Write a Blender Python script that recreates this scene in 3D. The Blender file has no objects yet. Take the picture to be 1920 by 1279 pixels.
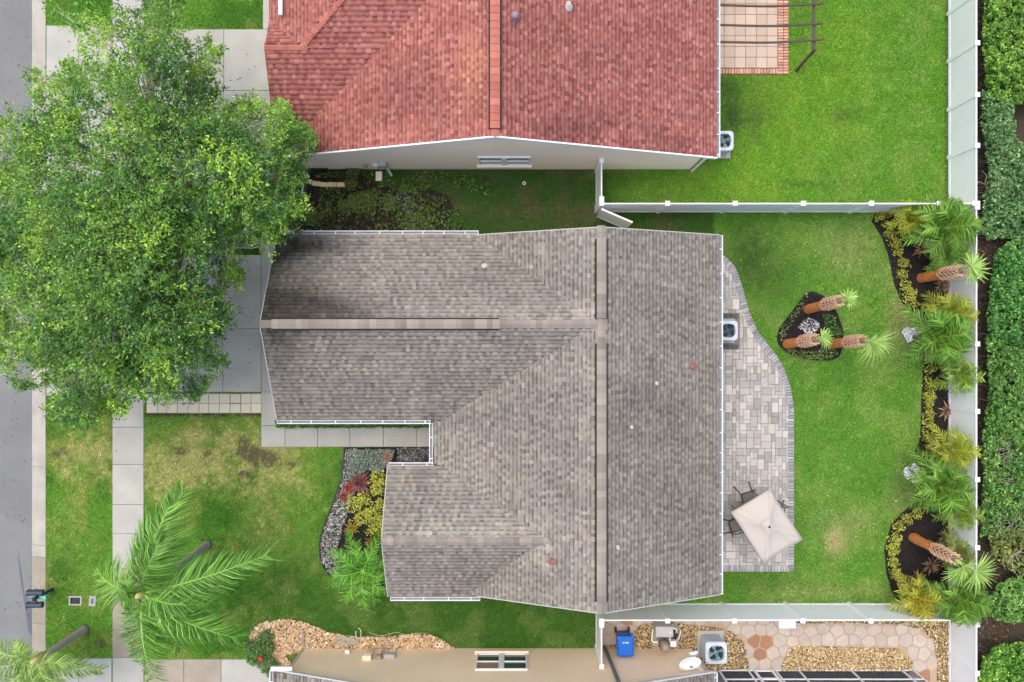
import bpy, math, random
import numpy as np
from mathutils import Vector, Matrix

# ------------------------------------------------------------------ camera, sky, sun, exposure
scene = bpy.context.scene
H = 30.0                       # flying height of the camera, metres
F = 1470.0                     # focal length in photo pixels (photo is 1920 wide)
cam_d = bpy.data.cameras.new('camera'); cam = bpy.data.objects.new('camera', cam_d)
scene.collection.objects.link(cam)
cam.location = (0, 0, H); cam.rotation_euler = (0, 0, 0)
cam_d.sensor_width = 36; cam_d.lens = 36 * F / 1920; cam_d.clip_end = 1000
scene.camera = cam

SUN_EL, SUN_AZ = math.radians(74), math.radians(-46)      # azimuth from +Y towards +X: light from the upper left
world = bpy.data.worlds.new('World'); scene.world = world; world.use_nodes = True
nt = world.node_tree; nt.nodes.clear()
sky = nt.nodes.new('ShaderNodeTexSky'); sky.sky_type = 'NISHITA'; sky.sun_disc = False
sky.sun_elevation = SUN_EL; sky.sun_rotation = SUN_AZ; sky.air_density = 1.0; sky.dust_density = 6.0; sky.ozone_density = 1.0
bg = nt.nodes.new('ShaderNodeBackground'); bg.inputs['Strength'].default_value = 0.15
wo = nt.nodes.new('ShaderNodeOutputWorld')
nt.links.new(sky.outputs[0], bg.inputs[0]); nt.links.new(bg.outputs[0], wo.inputs[0])
sun_d = bpy.data.lights.new('sun', 'SUN'); sun_d.energy = 0.5; sun_d.angle = math.radians(80); sun_d.color = (1, .97, .92)
sun = bpy.data.objects.new('sun', sun_d); scene.collection.objects.link(sun)
sdir = Vector((math.sin(SUN_AZ) * math.cos(SUN_EL), math.cos(SUN_AZ) * math.cos(SUN_EL), math.sin(SUN_EL)))
sun.rotation_euler = sdir.to_track_quat('Z', 'Y').to_euler(); sun.location = sdir * 60
vs = scene.view_settings
vs.view_transform = 'Standard'; vs.look = 'None'; vs.gamma = 1; vs.use_curve_mapping = False
vs.exposure = 0.74

# ------------------------------------------------------------------ helpers
col = scene.collection
rng = np.random.default_rng(7); random.seed(7)
def P(px, py, z=0.0):
    """photo pixel -> world point at height z"""
    k = (H - z) / F
    return np.array([(px - 960) * k, (639.5 - py) * k, z])
def S(r, g, b, k=1.0):
    f = lambda c: ((c / 255 + .055) / 1.055) ** 2.4 if c > 10 else c / 255 / 12.92
    return np.array([f(r), f(g), f(b)]) * k
def _hash(ix, iy, seed):
    h = (ix.astype(np.int64) * 374761393 + iy.astype(np.int64) * 668265263 + seed * 982451653) & 0x7fffffff
    h = ((h ^ (h >> 13)) * 1274126177) & 0x7fffffff
    return ((h ^ (h >> 16)) & 0xffff) / 65535.0
def vnoise(x, y, sc, seed=0):
    x = np.asarray(x, float) * sc; y = np.asarray(y, float) * sc
    ix, iy = np.floor(x), np.floor(y); fx, fy = x - ix, y - iy
    fx = fx * fx * (3 - 2 * fx); fy = fy * fy * (3 - 2 * fy)
    a = _hash(ix, iy, seed); b = _hash(ix + 1, iy, seed); c = _hash(ix, iy + 1, seed); d = _hash(ix + 1, iy + 1, seed)
    return (a * (1 - fx) + b * fx) * (1 - fy) + (c * (1 - fx) + d * fx) * fy
def fbm(x, y, sc, seed=0, n=4):
    v, a, t = 0, 1.0, 0
    for i in range(n):
        v = v + a * vnoise(x, y, sc * 2 ** i, seed + i); t += a; a *= .55
    return v / t
def inpoly(x, y, poly):
    x = np.asarray(x, float); y = np.asarray(y, float); r = np.zeros(x.shape, bool)
    n = len(poly)
    for i in range(n):
        x0, y0 = poly[i][:2]; x1, y1 = poly[(i + 1) % n][:2]
        if y0 == y1: continue
        r ^= ((y0 > y) != (y1 > y)) & (x < (x1 - x0) * (y - y0) / (y1 - y0) + x0)
    return r
def sstep(a, b, x):
    t = np.clip((x - a) / (b - a), 0, 1); return t * t * (3 - 2 * t)

# ---- materials
MATS = {}
def mat(name, base=(.5, .5, .5), rough=.8, var=.15, scale=6.0, bump=0.0, bscale=40.0, metal=0.0, attr=False, orand=0.0,
        base2=None, trans=0.0, spec=.5, var2=0.0, scale2=.6, alpha=1.0, gain=1.0):
    m = bpy.data.materials.new(name); m.use_nodes = True; n = m.node_tree; N = n.nodes; L = n.links
    bs = N['Principled BSDF']; bs.inputs['Roughness'].default_value = rough; bs.inputs['Metallic'].default_value = metal
    bs.inputs['Specular IOR Level'].default_value = spec
    tc = N.new('ShaderNodeTexCoord'); geo = N.new('ShaderNodeNewGeometry')
    if attr:
        a = N.new('ShaderNodeAttribute'); a.attribute_name = 'Col'; c = a.outputs['Color']
        if gain != 1:
            gv = N.new('ShaderNodeVectorMath'); gv.operation = 'SCALE'; L.new(c, gv.inputs[0]); gv.inputs['Scale'].default_value = gain; c = gv.outputs[0]
    else:
        rgb = N.new('ShaderNodeRGB'); rgb.outputs[0].default_value = (*base, 1); c = rgb.outputs[0]
    oi = None
    if base2 is not None:
        oi = N.new('ShaderNodeObjectInfo'); mx = N.new('ShaderNodeMix'); mx.data_type = 'RGBA'
        L.new(oi.outputs['Random'], mx.inputs['Factor']); L.new(c, mx.inputs['A']); mx.inputs['B'].default_value = (*base2, 1); c = mx.outputs['Result']
    def mul(c, fac_socket, lo, hi):
        mr = N.new('ShaderNodeMapRange'); L.new(fac_socket, mr.inputs['Value']); mr.inputs['To Min'].default_value = lo; mr.inputs['To Max'].default_value = hi
        vm = N.new('ShaderNodeVectorMath'); vm.operation = 'SCALE'; L.new(c, vm.inputs[0]); L.new(mr.outputs[0], vm.inputs['Scale']); return vm.outputs[0]
    if var:
        t = N.new('ShaderNodeTexNoise'); t.inputs['Scale'].default_value = scale; t.inputs['Detail'].default_value = 5; t.inputs['Roughness'].default_value = .65
        L.new(geo.outputs['Position'], t.inputs['Vector']); c = mul(c, t.outputs['Fac'], 1 - 1.7 * var, 1 + 1.7 * var)
    if var2:
        t2 = N.new('ShaderNodeTexNoise'); t2.inputs['Scale'].default_value = scale2; t2.inputs['Detail'].default_value = 6
        L.new(geo.outputs['Position'], t2.inputs['Vector']); c = mul(c, t2.outputs['Fac'], 1 - 1.7 * var2, 1 + 1.7 * var2)
    if orand:
        o2 = N.new('ShaderNodeObjectInfo'); wn = N.new('ShaderNodeTexWhiteNoise'); wn.noise_dimensions = '1D'
        L.new(o2.outputs['Random'], wn.inputs['W']); c = mul(c, wn.outputs['Value'], 1 - orand, 1 + orand)
    L.new(c, bs.inputs['Base Color'])
    if bump:
        t3 = N.new('ShaderNodeTexNoise'); t3.inputs['Scale'].default_value = bscale; t3.inputs['Detail'].default_value = 3
        L.new(geo.outputs['Position'], t3.inputs['Vector'])
        b = N.new('ShaderNodeBump'); b.inputs['Strength'].default_value = bump; b.inputs['Distance'].default_value = .02
        L.new(t3.outputs['Fac'], b.inputs['Height']); L.new(b.outputs[0], bs.inputs['Normal'])
    out = N['Material Output']
    if trans:
        tr = N.new('ShaderNodeBsdfTranslucent'); L.new(c, tr.inputs[0]); ms = N.new('ShaderNodeMixShader'); ms.inputs[0].default_value = trans
        L.new(bs.outputs[0], ms.inputs[1]); L.new(tr.outputs[0], ms.inputs[2]); L.new(ms.outputs[0], out.inputs[0])
    if alpha < 1: bs.inputs['Alpha'].default_value = alpha
    MATS[name] = m; return m

M_asphalt = mat('asphalt', S(118, 121, 123), .9, .2, 45, .5, 140, var2=.16, scale2=.55)
M_patch = mat('asphalt_patch', S(92, 98, 105), .85, .1, 25, .3, 120)
M_conc = mat('concrete', S(164, 165, 159), .9, .09, 26, .3, 90, orand=.06, var2=.15, scale2=1.1)
M_conc_stain = mat('concrete_stained', S(148, 141, 128), .9, .14, 9, .25, 90, orand=.06, var2=.16, scale2=1.3)
M_kerb = mat('kerb_concrete', S(166, 163, 155), .9, .10, 18, .25, 90, orand=.06, var2=.2, scale2=1.3)
M_joint = mat('joint_dirt', S(92, 88, 78), .95, .2, 12)
M_soil = mat('soil', S(92, 84, 62), .95, .25, 8, .5, 40)
M_terrain = mat('terrain_grass', S(88, 120, 52), .95, .25, 3, .5, 30)
M_lawn = mat('lawn_ground', rough=.95, var=.25, scale=22, bump=.6, bscale=60, attr=True)
M_blade = mat('grass_blade', rough=.65, var=.12, scale=9, attr=True, trans=.15, spec=.25)
M_leaf = mat('leaf', rough=.5, var=0, attr=True, trans=.28, spec=.32, gain=1.45)
M_shingle = mat('shingle', rough=.93, var=.12, scale=30, bump=.4, bscale=160, attr=True, spec=.2, var2=.05, scale2=.9)
M_cap = mat('cap_shingle', S(132, 126, 119), .93, .16, 25, .4, 150, orand=.16, base2=S(148, 141, 132), spec=.2, var2=.16, scale2=1.2)
M_capred = mat('cap_shingle_red', S(164, 100, 88), .93, .12, 25, .3, 150, orand=.12, base2=S(174, 114, 99), spec=.2, var2=.1, scale2=1.5)
M_deck = mat('roof_deck', S(96, 88, 86), .95, .1, 10)
M_deckred = mat('roof_deck_red', S(120, 66, 62), .95, .1, 10)
M_dark = mat('dark_vent', S(38, 34, 34), .9, .1, 10)
M_white = mat('white_metal', S(226, 230, 232), .45, .03, 8, var2=.04)
M_drip = mat('drip_edge', S(178, 178, 176), .6, .1, 10)
M_gutin = mat('gutter_trough', S(116, 124, 128), .6, .25, 9)
M_vinyl = mat('white_vinyl', S(240, 244, 247), .38, .03, 4, var2=.05, scale2=.7)
M_stucco_n = mat('stucco_beige', S(250, 234, 212), .92, .05, 14, .35, 70, var2=.05, scale2=.8)
M_stucco_s = mat('stucco_tan', S(240, 217, 187), .92, .05, 14, .35, 70, var2=.06, scale2=.7)
M_stucco_g = mat('stucco_grey', S(190, 184, 174), .92, .05, 14, .35, 70)
M_glass = mat('window_glass', S(58, 72, 78), .08, .1, 1, spec=.8)
M_blind = mat('window_blind', S(150, 120, 100), .7, .1, 5)
M_mulch = mat('mulch', S(30, 27, 27), .95, .35, 25, .9, 60)
M_chip = mat('mulch_chip', rough=.95, attr=True, var=.2, scale=40, spec=.2)
M_stone = mat('stone', rough=.85, attr=True, var=.15, scale=30, spec=.3)
M_bark = mat('bark', S(118, 106, 94), .95, .25, 14, .8, 30)
M_twig = mat('twig', S(170, 164, 150), .9, .2, 14)
M_palmtrunk = mat('palm_trunk', S(150, 146, 138), .9, .18, 12, .5, 30)
M_sabal = mat('sabal_trunk', S(204, 126, 68), .9, .42, 14, 1.0, 26, var2=.25, scale2=5)
M_boot = mat('sabal_boot', S(238, 202, 174), .85, .2, 16, attr=False, spec=.25)
M_paver = mat('patio_paver', S(150, 150, 148), .9, .16, 20, .4, 80, orand=.22, base2=S(178, 174, 168), var2=.13, scale2=2.2)
M_paverb = mat('patio_border', S(134, 137, 142), .9, .12, 18, .4, 80, orand=.2, base2=S(158, 159, 162))
M_paverdk = mat('dark_paver', S(84, 88, 88), .9, .15, 18, .4, 80, orand=.15)
M_paverbed = mat('paver_sand', S(118, 114, 108), .95, .15, 15)
M_cream = mat('cream_paver', S(196, 190, 172), .9, .06, 16, .3, 80, orand=.05, var2=.06)
M_edge = mat('edging_block', S(226, 210, 160), .9, .1, 12, .3, 60, orand=.08)
M_tanpav = mat('tan_paver', S(186, 166, 148), .9, .08, 16, .3, 80, orand=.07, base2=S(196, 177, 160))
M_brick = mat('pink_brick', S(186, 132, 112), .9, .10, 16, .3, 80, orand=.12, base2=S(214, 166, 142))
M_flag = mat('flagstone', S(176, 165, 152), .85, .12, 9, .4, 60, orand=.08, base2=S(176, 168, 160), var2=.12, scale2=2.5)
M_flagbr = mat('flagstone_brown', S(154, 116, 88), .85, .14, 9, .4, 60, orand=.12)
M_mortar = mat('mortar', S(170, 148, 127), .9, .12, 10, .3, 60)
M_wood = mat('weathered_wood', S(84, 74, 68), .9, .25, 20, .6, 40)
M_iron = mat('wrought_iron', S(44, 40, 40), .5, .1, 20, metal=.3)
M_mesh = mat('sling_mesh', S(118, 112, 110), .8, .1, 60)
M_canvas = mat('umbrella_canvas', S(188, 182, 173), .85, .03, 6, trans=.12, var2=.03)
M_acpaint = mat('ac_paint', S(186, 196, 202), .5, .05, 10)
M_acdark = mat('ac_dark', S(30, 42, 52), .6, .1, 10)
M_acfan = mat('ac_fan', S(70, 104, 120), .45, .1, 10)
M_acfan2 = mat('ac_fan_pale', S(120, 158, 166), .45, .1, 10)
M_bluebin = mat('blue_plastic', S(18, 100, 196), .35, .05, 6)
M_bluedk = mat('dark_blue_plastic', S(10, 62, 138), .4, .05, 6)
M_navy = mat('mailbox_paint', S(40, 56, 78), .4, .06, 10)
M_cyan = mat('turquoise_paint', S(110, 200, 196), .5, .05, 10)
M_pvc = mat('white_pvc', S(226, 224, 216), .4, .05, 10)
M_greyeq = mat('grey_equipment', S(168, 168, 168), .55, .08, 10)
M_greybr = mat('filter_plastic', S(150, 136, 128), .5, .08, 10)
M_black = mat('black_plastic', S(30, 30, 32), .5, .1, 10)
M_screen = mat('screen_mesh', S(50, 52, 58), .8, .1, 60, alpha=.4)
M_green = mat('hose_green', S(170, 176, 160), .5, .1, 10)
M_terra = mat('vent_terracotta', S(128, 92, 84), .7, .1, 10)
M_lead = mat('vent_lead', S(196, 192, 188), .6, .1, 10)
M_purple = mat('vent_mauve', S(150, 120, 132), .6, .1, 10)
M_slate = mat('slate_downspout', S(92, 100, 98), .6, .1, 10)
M_pipe = mat('conduit', S(176, 166, 150), .6, .1, 10)
M_redfl = mat('petal', S(190, 30, 44), .6, .1, 10)

# ---- objects
def worldloc(o):
    v = Vector((0, 0, 0))
    while o is not None: v = v + o.location; o = o.parent
    return v
def link(o, parent=None, at=None):
    col.objects.link(o); base = Vector(at) if at is not None else Vector((0, 0, 0))
    if parent is not None: o.parent = parent; o.location = base - worldloc(parent)
    else: o.location = base
    return o
def tag(o, label=None, cat=None, group=None, kind=None):
    if label: o['label'] = label
    if cat: o['category'] = cat
    if group: o['group'] = group
    if kind: o['kind'] = kind
    return o
def thing(name, label, cat, loc, group=None):
    o = bpy.data.objects.new(name, None); o.empty_display_size = .2; col.objects.link(o); o.location = Vector([float(v) for v in loc])
    return tag(o, label, cat, group)
def copy_tree(root, loc, label=None, group=None, rz=0):
    r = root.copy(); col.objects.link(r); r.location = Vector([float(v) for v in loc]); r.rotation_euler = (0, 0, rz)
    if label: r['label'] = label
    if group: r['group'] = group
    for ch in list(root.children):
        c = ch.copy(); col.objects.link(c); c.parent = r
        for g in list(ch.children):
            d = g.copy(); col.objects.link(d); d.parent = c
    return r
def npmesh(name, V, Fc, m, parent=None, colr=None, kind=None, smooth=False, at=None):
    V = np.asarray(V, np.float32).reshape(-1, 3); Fc = np.asarray(Fc, np.int32); nf, k = Fc.shape
    me = bpy.data.meshes.new(name); me.vertices.add(len(V)); me.vertices.foreach_set('co', V.ravel())
    me.loops.add(nf * k); me.loops.foreach_set('vertex_index', Fc.ravel())
    me.polygons.add(nf); me.polygons.foreach_set('loop_start', np.arange(0, nf * k, k, dtype=np.int32))
    me.update(calc_edges=True)
    if smooth: me.polygons.foreach_set('use_smooth', np.ones(nf, bool))
    if colr is not None:
        a = me.color_attributes.new('Col', 'FLOAT_COLOR', 'POINT')
        a.data.foreach_set('color', np.concatenate([np.asarray(colr, np.float32), np.ones((len(V), 1), np.float32)], 1).ravel())
    me.materials.append(m)
    o = bpy.data.objects.new(name, me); link(o, parent, at)
    return tag(o, kind=kind) if kind else o
class MB:
    def __init__(s): s.v = []; s.f = []; s.c = []; s.cur = None
    def add(s, vs_, fs):
        b = len(s.v); s.v += [tuple(float(c) for c in v) for v in vs_]; s.f += [tuple(b + i for i in f) for f in fs]
        if s.cur is not None: s.c += [s.cur] * len(vs_)
    def box(s, c, size, rz=0, mtx=None):
        x, y, z = [d / 2 for d in size]
        pts = [Vector((i * x, j * y, k * z)) for k in (-1, 1) for j in (-1, 1) for i in (-1, 1)]
        R = mtx if mtx is not None else Matrix.Rotation(rz, 3, 'Z')
        s.add([R @ p + Vector([float(q) for q in c]) for p in pts], [(0, 2, 3, 1), (4, 5, 7, 6), (0, 1, 5, 4), (2, 6, 7, 3), (0, 4, 6, 2), (1, 3, 7, 5)]); return s
    def bbox(s, c, size, rz=0, b=.01):
        """box with bevelled upper edges"""
        x, y, z = [d / 2 for d in size]; b = min(b, x * .6, y * .6, z)
        R = Matrix.Rotation(rz, 3, 'Z'); C = Vector([float(q) for q in c])
        rings = [(x, y, -z), (x, y, z - b), (x - b, y - b, z)]
        vs_ = []
        for (a, d, e) in rings: vs_ += [R @ Vector((i * a, j * d, e)) + C for i, j in ((-1, -1), (1, -1), (1, 1), (-1, 1))]
        fs = [(3, 2, 1, 0), (8, 9, 10, 11)]
        for r in range(2): fs += [(r * 4 + i, r * 4 + (i + 1) % 4, r * 4 + 4 + (i + 1) % 4, r * 4 + 4 + i) for i in range(4)]
        s.add(vs_, fs); return s
    def prism(s, poly, z0, z1, b=0.0):
        n = len(poly); z0 = [z0] * n if np.isscalar(z0) else z0; z1 = [z1] * n if np.isscalar(z1) else z1
        area = sum(poly[i][0] * poly[(i + 1) % n][1] - poly[(i + 1) % n][0] * poly[i][1] for i in range(n))
        idx = list(range(n)) if area > 0 else list(range(n))[::-1]
        P0 = [poly[i] for i in idx]; z0 = [z0[i] for i in idx]; z1 = [z1[i] for i in idx]
        if b:
            cx = sum(p[0] for p in P0) / n; cy = sum(p[1] for p in P0) / n
            def ins(p):
                d = math.hypot(p[0] - cx, p[1] - cy) or 1; k = max(0.3, 1 - b * 1.4 / d); return (cx + (p[0] - cx) * k, cy + (p[1] - cy) * k)
            vs_ = [(p[0], p[1], z) for p, z in zip(P0, z0)] + [(p[0], p[1], z - b) for p, z in zip(P0, z1)] + [(*ins(p), z) for p, z in zip(P0, z1)]
            fs = [tuple(range(n))[::-1], tuple(range(2 * n, 3 * n))]
            for r in range(2): fs += [(r * n + i, r * n + (i + 1) % n, (r + 1) * n + (i + 1) % n, (r + 1) * n + i) for i in range(n)]
        else:
            vs_ = [(p[0], p[1], z) for p, z in zip(P0, z0)] + [(p[0], p[1], z) for p, z in zip(P0, z1)]
            fs = [tuple(range(n))[::-1], tuple(range(n, 2 * n))] + [(i, (i + 1) % n, n + (i + 1) % n, n + i) for i in range(n)]
        s.add(vs_, fs); return s
    def tube(s, pts, r, n=8, cap=True):
        pts = [Vector([float(c) for c in p]) for p in pts]; r = [r] * len(pts) if np.isscalar(r) else r
        vs_ = []; up = None
        for i, p in enumerate(pts):
            t = (pts[min(i + 1, len(pts) - 1)] - pts[max(i - 1, 0)]).normalized()
            if up is None: up = Vector((0, 0, 1)) if abs(t.z) < .9 else Vector((1, 0, 0))
            a = t.cross(up).normalized(); b2 = a.cross(t).normalized(); up = b2
            vs_ += [p + (a * math.cos(2 * math.pi * k / n) + b2 * math.sin(2 * math.pi * k / n)) * r[i] for k in range(n)]
        fs = []
        for i in range(len(pts) - 1): fs += [(i * n + k, i * n + (k + 1) % n, (i + 1) * n + (k + 1) % n, (i + 1) * n + k) for k in range(n)]
        if cap: fs += [tuple(range(n))[::-1], tuple((len(pts) - 1) * n + k for k in range(n))]
        s.add(vs_, fs); return s
    def lathe(s, c, prof, n=20, mtx=None):
        vs_ = []; C = Vector([float(q) for q in c])
        for (r, z) in prof:
            for k in range(n):
                v = Vector((r * math.cos(2 * math.pi * k / n), r * math.sin(2 * math.pi * k / n), z)); vs_.append((mtx @ v if mtx is not None else v) + C)
        fs = []
        for i in range(len(prof) - 1): fs += [(i * n + k, i * n + (k + 1) % n, (i + 1) * n + (k + 1) % n, (i + 1) * n + k) for k in range(n)]
        fs += [tuple(range(n))[::-1], tuple((len(prof) - 1) * n + k for k in range(n))]
        s.add(vs_, fs); return s
    def mesh(s, name, m, smooth=False):
        me = bpy.data.meshes.new(name); me.from_pydata(s.v, [], s.f); me.materials.append(m)
        if s.c:
            a = me.color_attributes.new('Col', 'FLOAT_COLOR', 'POINT')
            a.data.foreach_set('color', np.concatenate([np.asarray(s.c, np.float32), np.ones((len(s.c), 1), np.float32)], 1).ravel())
        if smooth: me.polygons.foreach_set('use_smooth', np.ones(len(me.polygons), bool))
        me.update(); return me
    def build(s, name, m, parent=None, smooth=False, at=None):
        return link(bpy.data.objects.new(name, s.mesh(name, m, smooth)), parent, at)
def inst(name, me, parent, loc, rz=0, sc=None, rot=None):
    o = bpy.data.objects.new(name, me); link(o, parent, loc)
    o.rotation_euler = rot if rot is not None else (0, 0, rz)
    if sc: o.scale = sc
    return o
def struct(o): o['kind'] = 'structure'; return o
def pp(pts, z=0.0): return [tuple(P(x, y, z)[:2]) for x, y in pts]
def spline(pts, n=8, closed=False):
    p = np.array(pts, float); out = []; m = len(p)
    for i in range(m if closed else m - 1):
        if closed: a, b, c, d = p[(i - 1) % m], p[i], p[(i + 1) % m], p[(i + 2) % m]
        else: a, b, c, d = p[max(i - 1, 0)], p[i], p[i + 1], p[min(i + 2, m - 1)]
        for t in np.linspace(0, 1, n, endpoint=False):
            out.append(.5 * (2 * b + (c - a) * t + (2 * a - 5 * b + 4 * c - d) * t * t + (3 * b - a - 3 * c + d) * t ** 3))
    if not closed: out.append(p[-1])
    return np.array(out)

# ---- leaves
def leafquads(C, L, W, colr, up=.6, tdir=None):
    """rhombic leaves at centres C"""
    n = len(C); L = np.broadcast_to(L, n)[:, None]; W = np.broadcast_to(W, n)[:, None]
    nrm = rng.normal(size=(n, 3)); nrm[:, 2] = np.abs(nrm[:, 2]) + up * 2; nrm /= np.linalg.norm(nrm, axis=1)[:, None]
    t = rng.normal(size=(n, 3)) if tdir is None else tdir + rng.normal(size=(n, 3)) * .45
    t -= nrm * (t * nrm).sum(1)[:, None]; t /= np.linalg.norm(t, axis=1)[:, None] + 1e-9
    b = np.cross(nrm, t)
    fold = nrm * W * .25
    V = np.stack([C - t * L * .5, C - b * W * .5 + fold, C + t * L * .5, C + b * W * .5 + fold], 1).reshape(-1, 3)
    Fq = np.arange(4 * n).reshape(-1, 4); return V, Fq, np.repeat(colr, 4, 0)
def blob_leaves(n, rad, L, W, colA, colB, zsc=.8, shell=.55, lump=.25, seed=0):
    """leaf positions filling a lumpy ellipsoid shell, centre at origin, base at z=0"""
    d = rng.normal(size=(n, 3)); d /= np.linalg.norm(d, axis=1)[:, None]; d[:, 2] = np.abs(d[:, 2]) * 1.0 - .15
    ang = np.arctan2(d[:, 1], d[:, 0])
    r = rad * (shell + (1 - shell) * rng.random(n) ** .6) * (1 + lump * (vnoise(ang * 1.3 + 9, d[:, 2] * 2 + seed, 1.6, seed) * 2 - 1))
    C = d * r[:, None]; C[:, 2] = C[:, 2] * zsc + rad * zsc * .25
    C[:, 2] = np.maximum(C[:, 2], .03)
    k = np.clip(rng.normal(.5, .28, n), 0, 1)[:, None]
    cc = colA * (1 - k) + colB * k
    return leafquads(C, L * rng.uniform(.7, 1.25, n), W * rng.uniform(.7, 1.25, n), cc)

# ------------------------------------------------------------------ terrain, street, kerb
g = MB().box((0, 0, -.30), (500, 500, .2)).build('ground', M_terrain); struct(g)
Z_ST = -.11
xs0, xs1 = P(57, 0)[0], P(86, 0)[0]
o = MB().box(((xs0 - 9.5) / 1 * 1.0 - 0.0, 0, Z_ST - .06), (19.0, 120, .12)); o = o.build('street', M_asphalt); struct(o)
# darker patch of repaired asphalt beside the kerb
pk = pp([(30, 1030), (38, 1080), (42, 1110), (56, 1140), (57, 1195), (50, 1185), (45, 1150), (40, 1120), (34, 1080)])
MB().prism([(p[0], p[1]) for p in pk], Z_ST - .02, Z_ST + .004).build('asphalt_patch', M_patch, o)
kerb = MB().prism([(xs0 + .01, -60), (xs1 - .01, -60), (xs1 - .01, 60), (xs0 + .01, 60)], -.25, -.13).build('kerb', M_joint); struct(kerb)
ky = [876 - 147 * k for k in range(9, 0, -1)] + [876, 1023, 1045, 1170, 1317, 1464]
ys = sorted([P(0, y)[1] for y in ky], reverse=True)
for i in range(len(ys) - 1):
    a, b = ys[i] - .006, ys[i + 1] + .006
    mb = MB(); x0, x1 = xs0 + .003, xs1 - .003; w = x1 - x0
    prof = [(x0, -.2), (x1, -.2), (x1, .012), (x0 + .62 * w, .0), (x0 + .3 * w, -.07), (x0, -.10)]
    n = len(prof); mb.add([(x, a, z) for x, z in prof] + [(x, b, z) for x, z in prof],
                          [tuple(range(n)), tuple(range(n, 2 * n))[::-1]] + [(i2, n + i2, n + (i2 + 1) % n, (i2 + 1) % n) for i2 in range(n)])
    mb.build('kerb_segment', M_kerb if i < 11 else M_conc_stain, kerb)

# ------------------------------------------------------------------ slabs of concrete
def slab(parent, x0, y0, x1, y1, m=M_conc, z=.022, gap=.012, name='concrete_slab', seed=None):
    """pixel rectangle"""
    a = P(x0, y0); b = P(x1, y1)
    cx, cy = (a[0] + b[0]) / 2, (a[1] + b[1]) / 2
    mb = MB().bbox((0, 0, -.05 + z / 2), (abs(b[0] - a[0]) - gap, abs(b[1] - a[1]) - gap, .1 + z), b=.012)
    ob = mb.build(name, m, parent, at=(cx, cy, random.uniform(-.003, .003)))
    return ob
def base_sheet(name, x0, y0, x1, y1, z=-.012, m=M_joint):
    a = P(x0, y0); b = P(x1, y1)
    return struct(MB().prism([(a[0] + .02, b[1] + .02), (b[0] - .02, b[1] + .02), (b[0] - .02, a[1] - .02), (a[0] + .02, a[1] - .02)], -.15, z).build(name, m))
sw = base_sheet('sidewalk', 211, -420, 270, 1640)
jy = [-425, -350, -275, -200, -125, -50, 25, 55, 130, 205, 280, 345, 410, 478, 545, 616, 676, 735, 801, 871, 946, 1000, 1066, 1130, 1181, 1233, 1300, 1375, 1450, 1525, 1600]
for i in range(len(jy) - 1): slab(sw, 211, jy[i], 270, jy[i + 1], M_conc_stain if 1066 <= jy[i] < 1233 else M_conc)
dw = base_sheet('driveway', 271, 478, 490, 735)
for x0, x1 in ((271, 345), (345, 418), (418, 490)):
    for y0, y1 in ((478, 547), (547, 616), (616, 676), (676, 735)) if x0 < 400 else ((478, 616), (616, 735)): slab(dw, x0, y0, x1, y1)
slab(dw, 490, 440, 560, 616); slab(dw, 490, 616, 560, 735)
ap = base_sheet('driveway_apron', 87, 470, 210, 742)
for x0, x1 in ((87, 148), (148, 210)):
    for y0, y1 in ((470, 606), (606, 742)): slab(ap, x0, y0, x1, y1)
dn = base_sheet('neighbour_driveway', 271, 55, 492, 345)
for x0, x1 in ((271, 345), (345, 420), (420, 512)):
    for y0, y1 in ((55, 170), (170, 250), (250, 345)): slab(dn, x0, y0, x1, y1)
slab(dn, 493, -120, 520, 55)
an = base_sheet('neighbour_apron', 87, 48, 210, 352)
for x0, x1 in ((87, 148), (148, 210)):
    for y0, y1 in ((48, 150), (150, 250), (250, 352)): slab(an, x0, y0, x1, y1)
ds = base_sheet('south_driveway', 271, 1236, 512, 1500)
for x0, x1 in ((271, 345), (345, 415), (415, 520)):
    for y0, y1 in ((1236, 1290), (1290, 1400), (1400, 1500)): slab(ds, x0, y0, x1, y1, M_conc_stain if x0 < 400 else M_conc)
asx = base_sheet('south_apron', 87, 1236, 210, 1500)
for x0, x1 in ((87, 148), (148, 210)):
    for y0, y1 in ((1234, 1360), (1360, 1500)): slab(asx, x0, y0, x1, y1)
ew = base_sheet('entry_walk', 491, 737, 830, 838)
xsj = [490, 535, 596, 656, 719, 781, 840]
slab(ew, 490, 735, 520, 798)
for i in range(6): slab(ew, xsj[i], 798 if i == 0 else 786, xsj[i + 1], 838)
# cream pavers laid beside the driveway
ps = base_sheet('paver_strip', 275, 737, 490, 775, z=.0)
npv = 11; w = (490 - 275) / npv
wob = [random.uniform(-1.2, 1.2) for _ in range(npv + 1)]
for r in range(2):
    for k in range(npv):
        x0, x1 = 275 + k * w + (wob[k] if k else 0), 275 + (k + 1) * w + (wob[k + 1] if k < npv - 1 else 0)
        slab(ps, x0, 738 + r * 18.3, x1, 738 + (r + 1) * 18.3, M_cream, gap=.012 if k not in (8,) else .03, name='paver')

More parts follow.
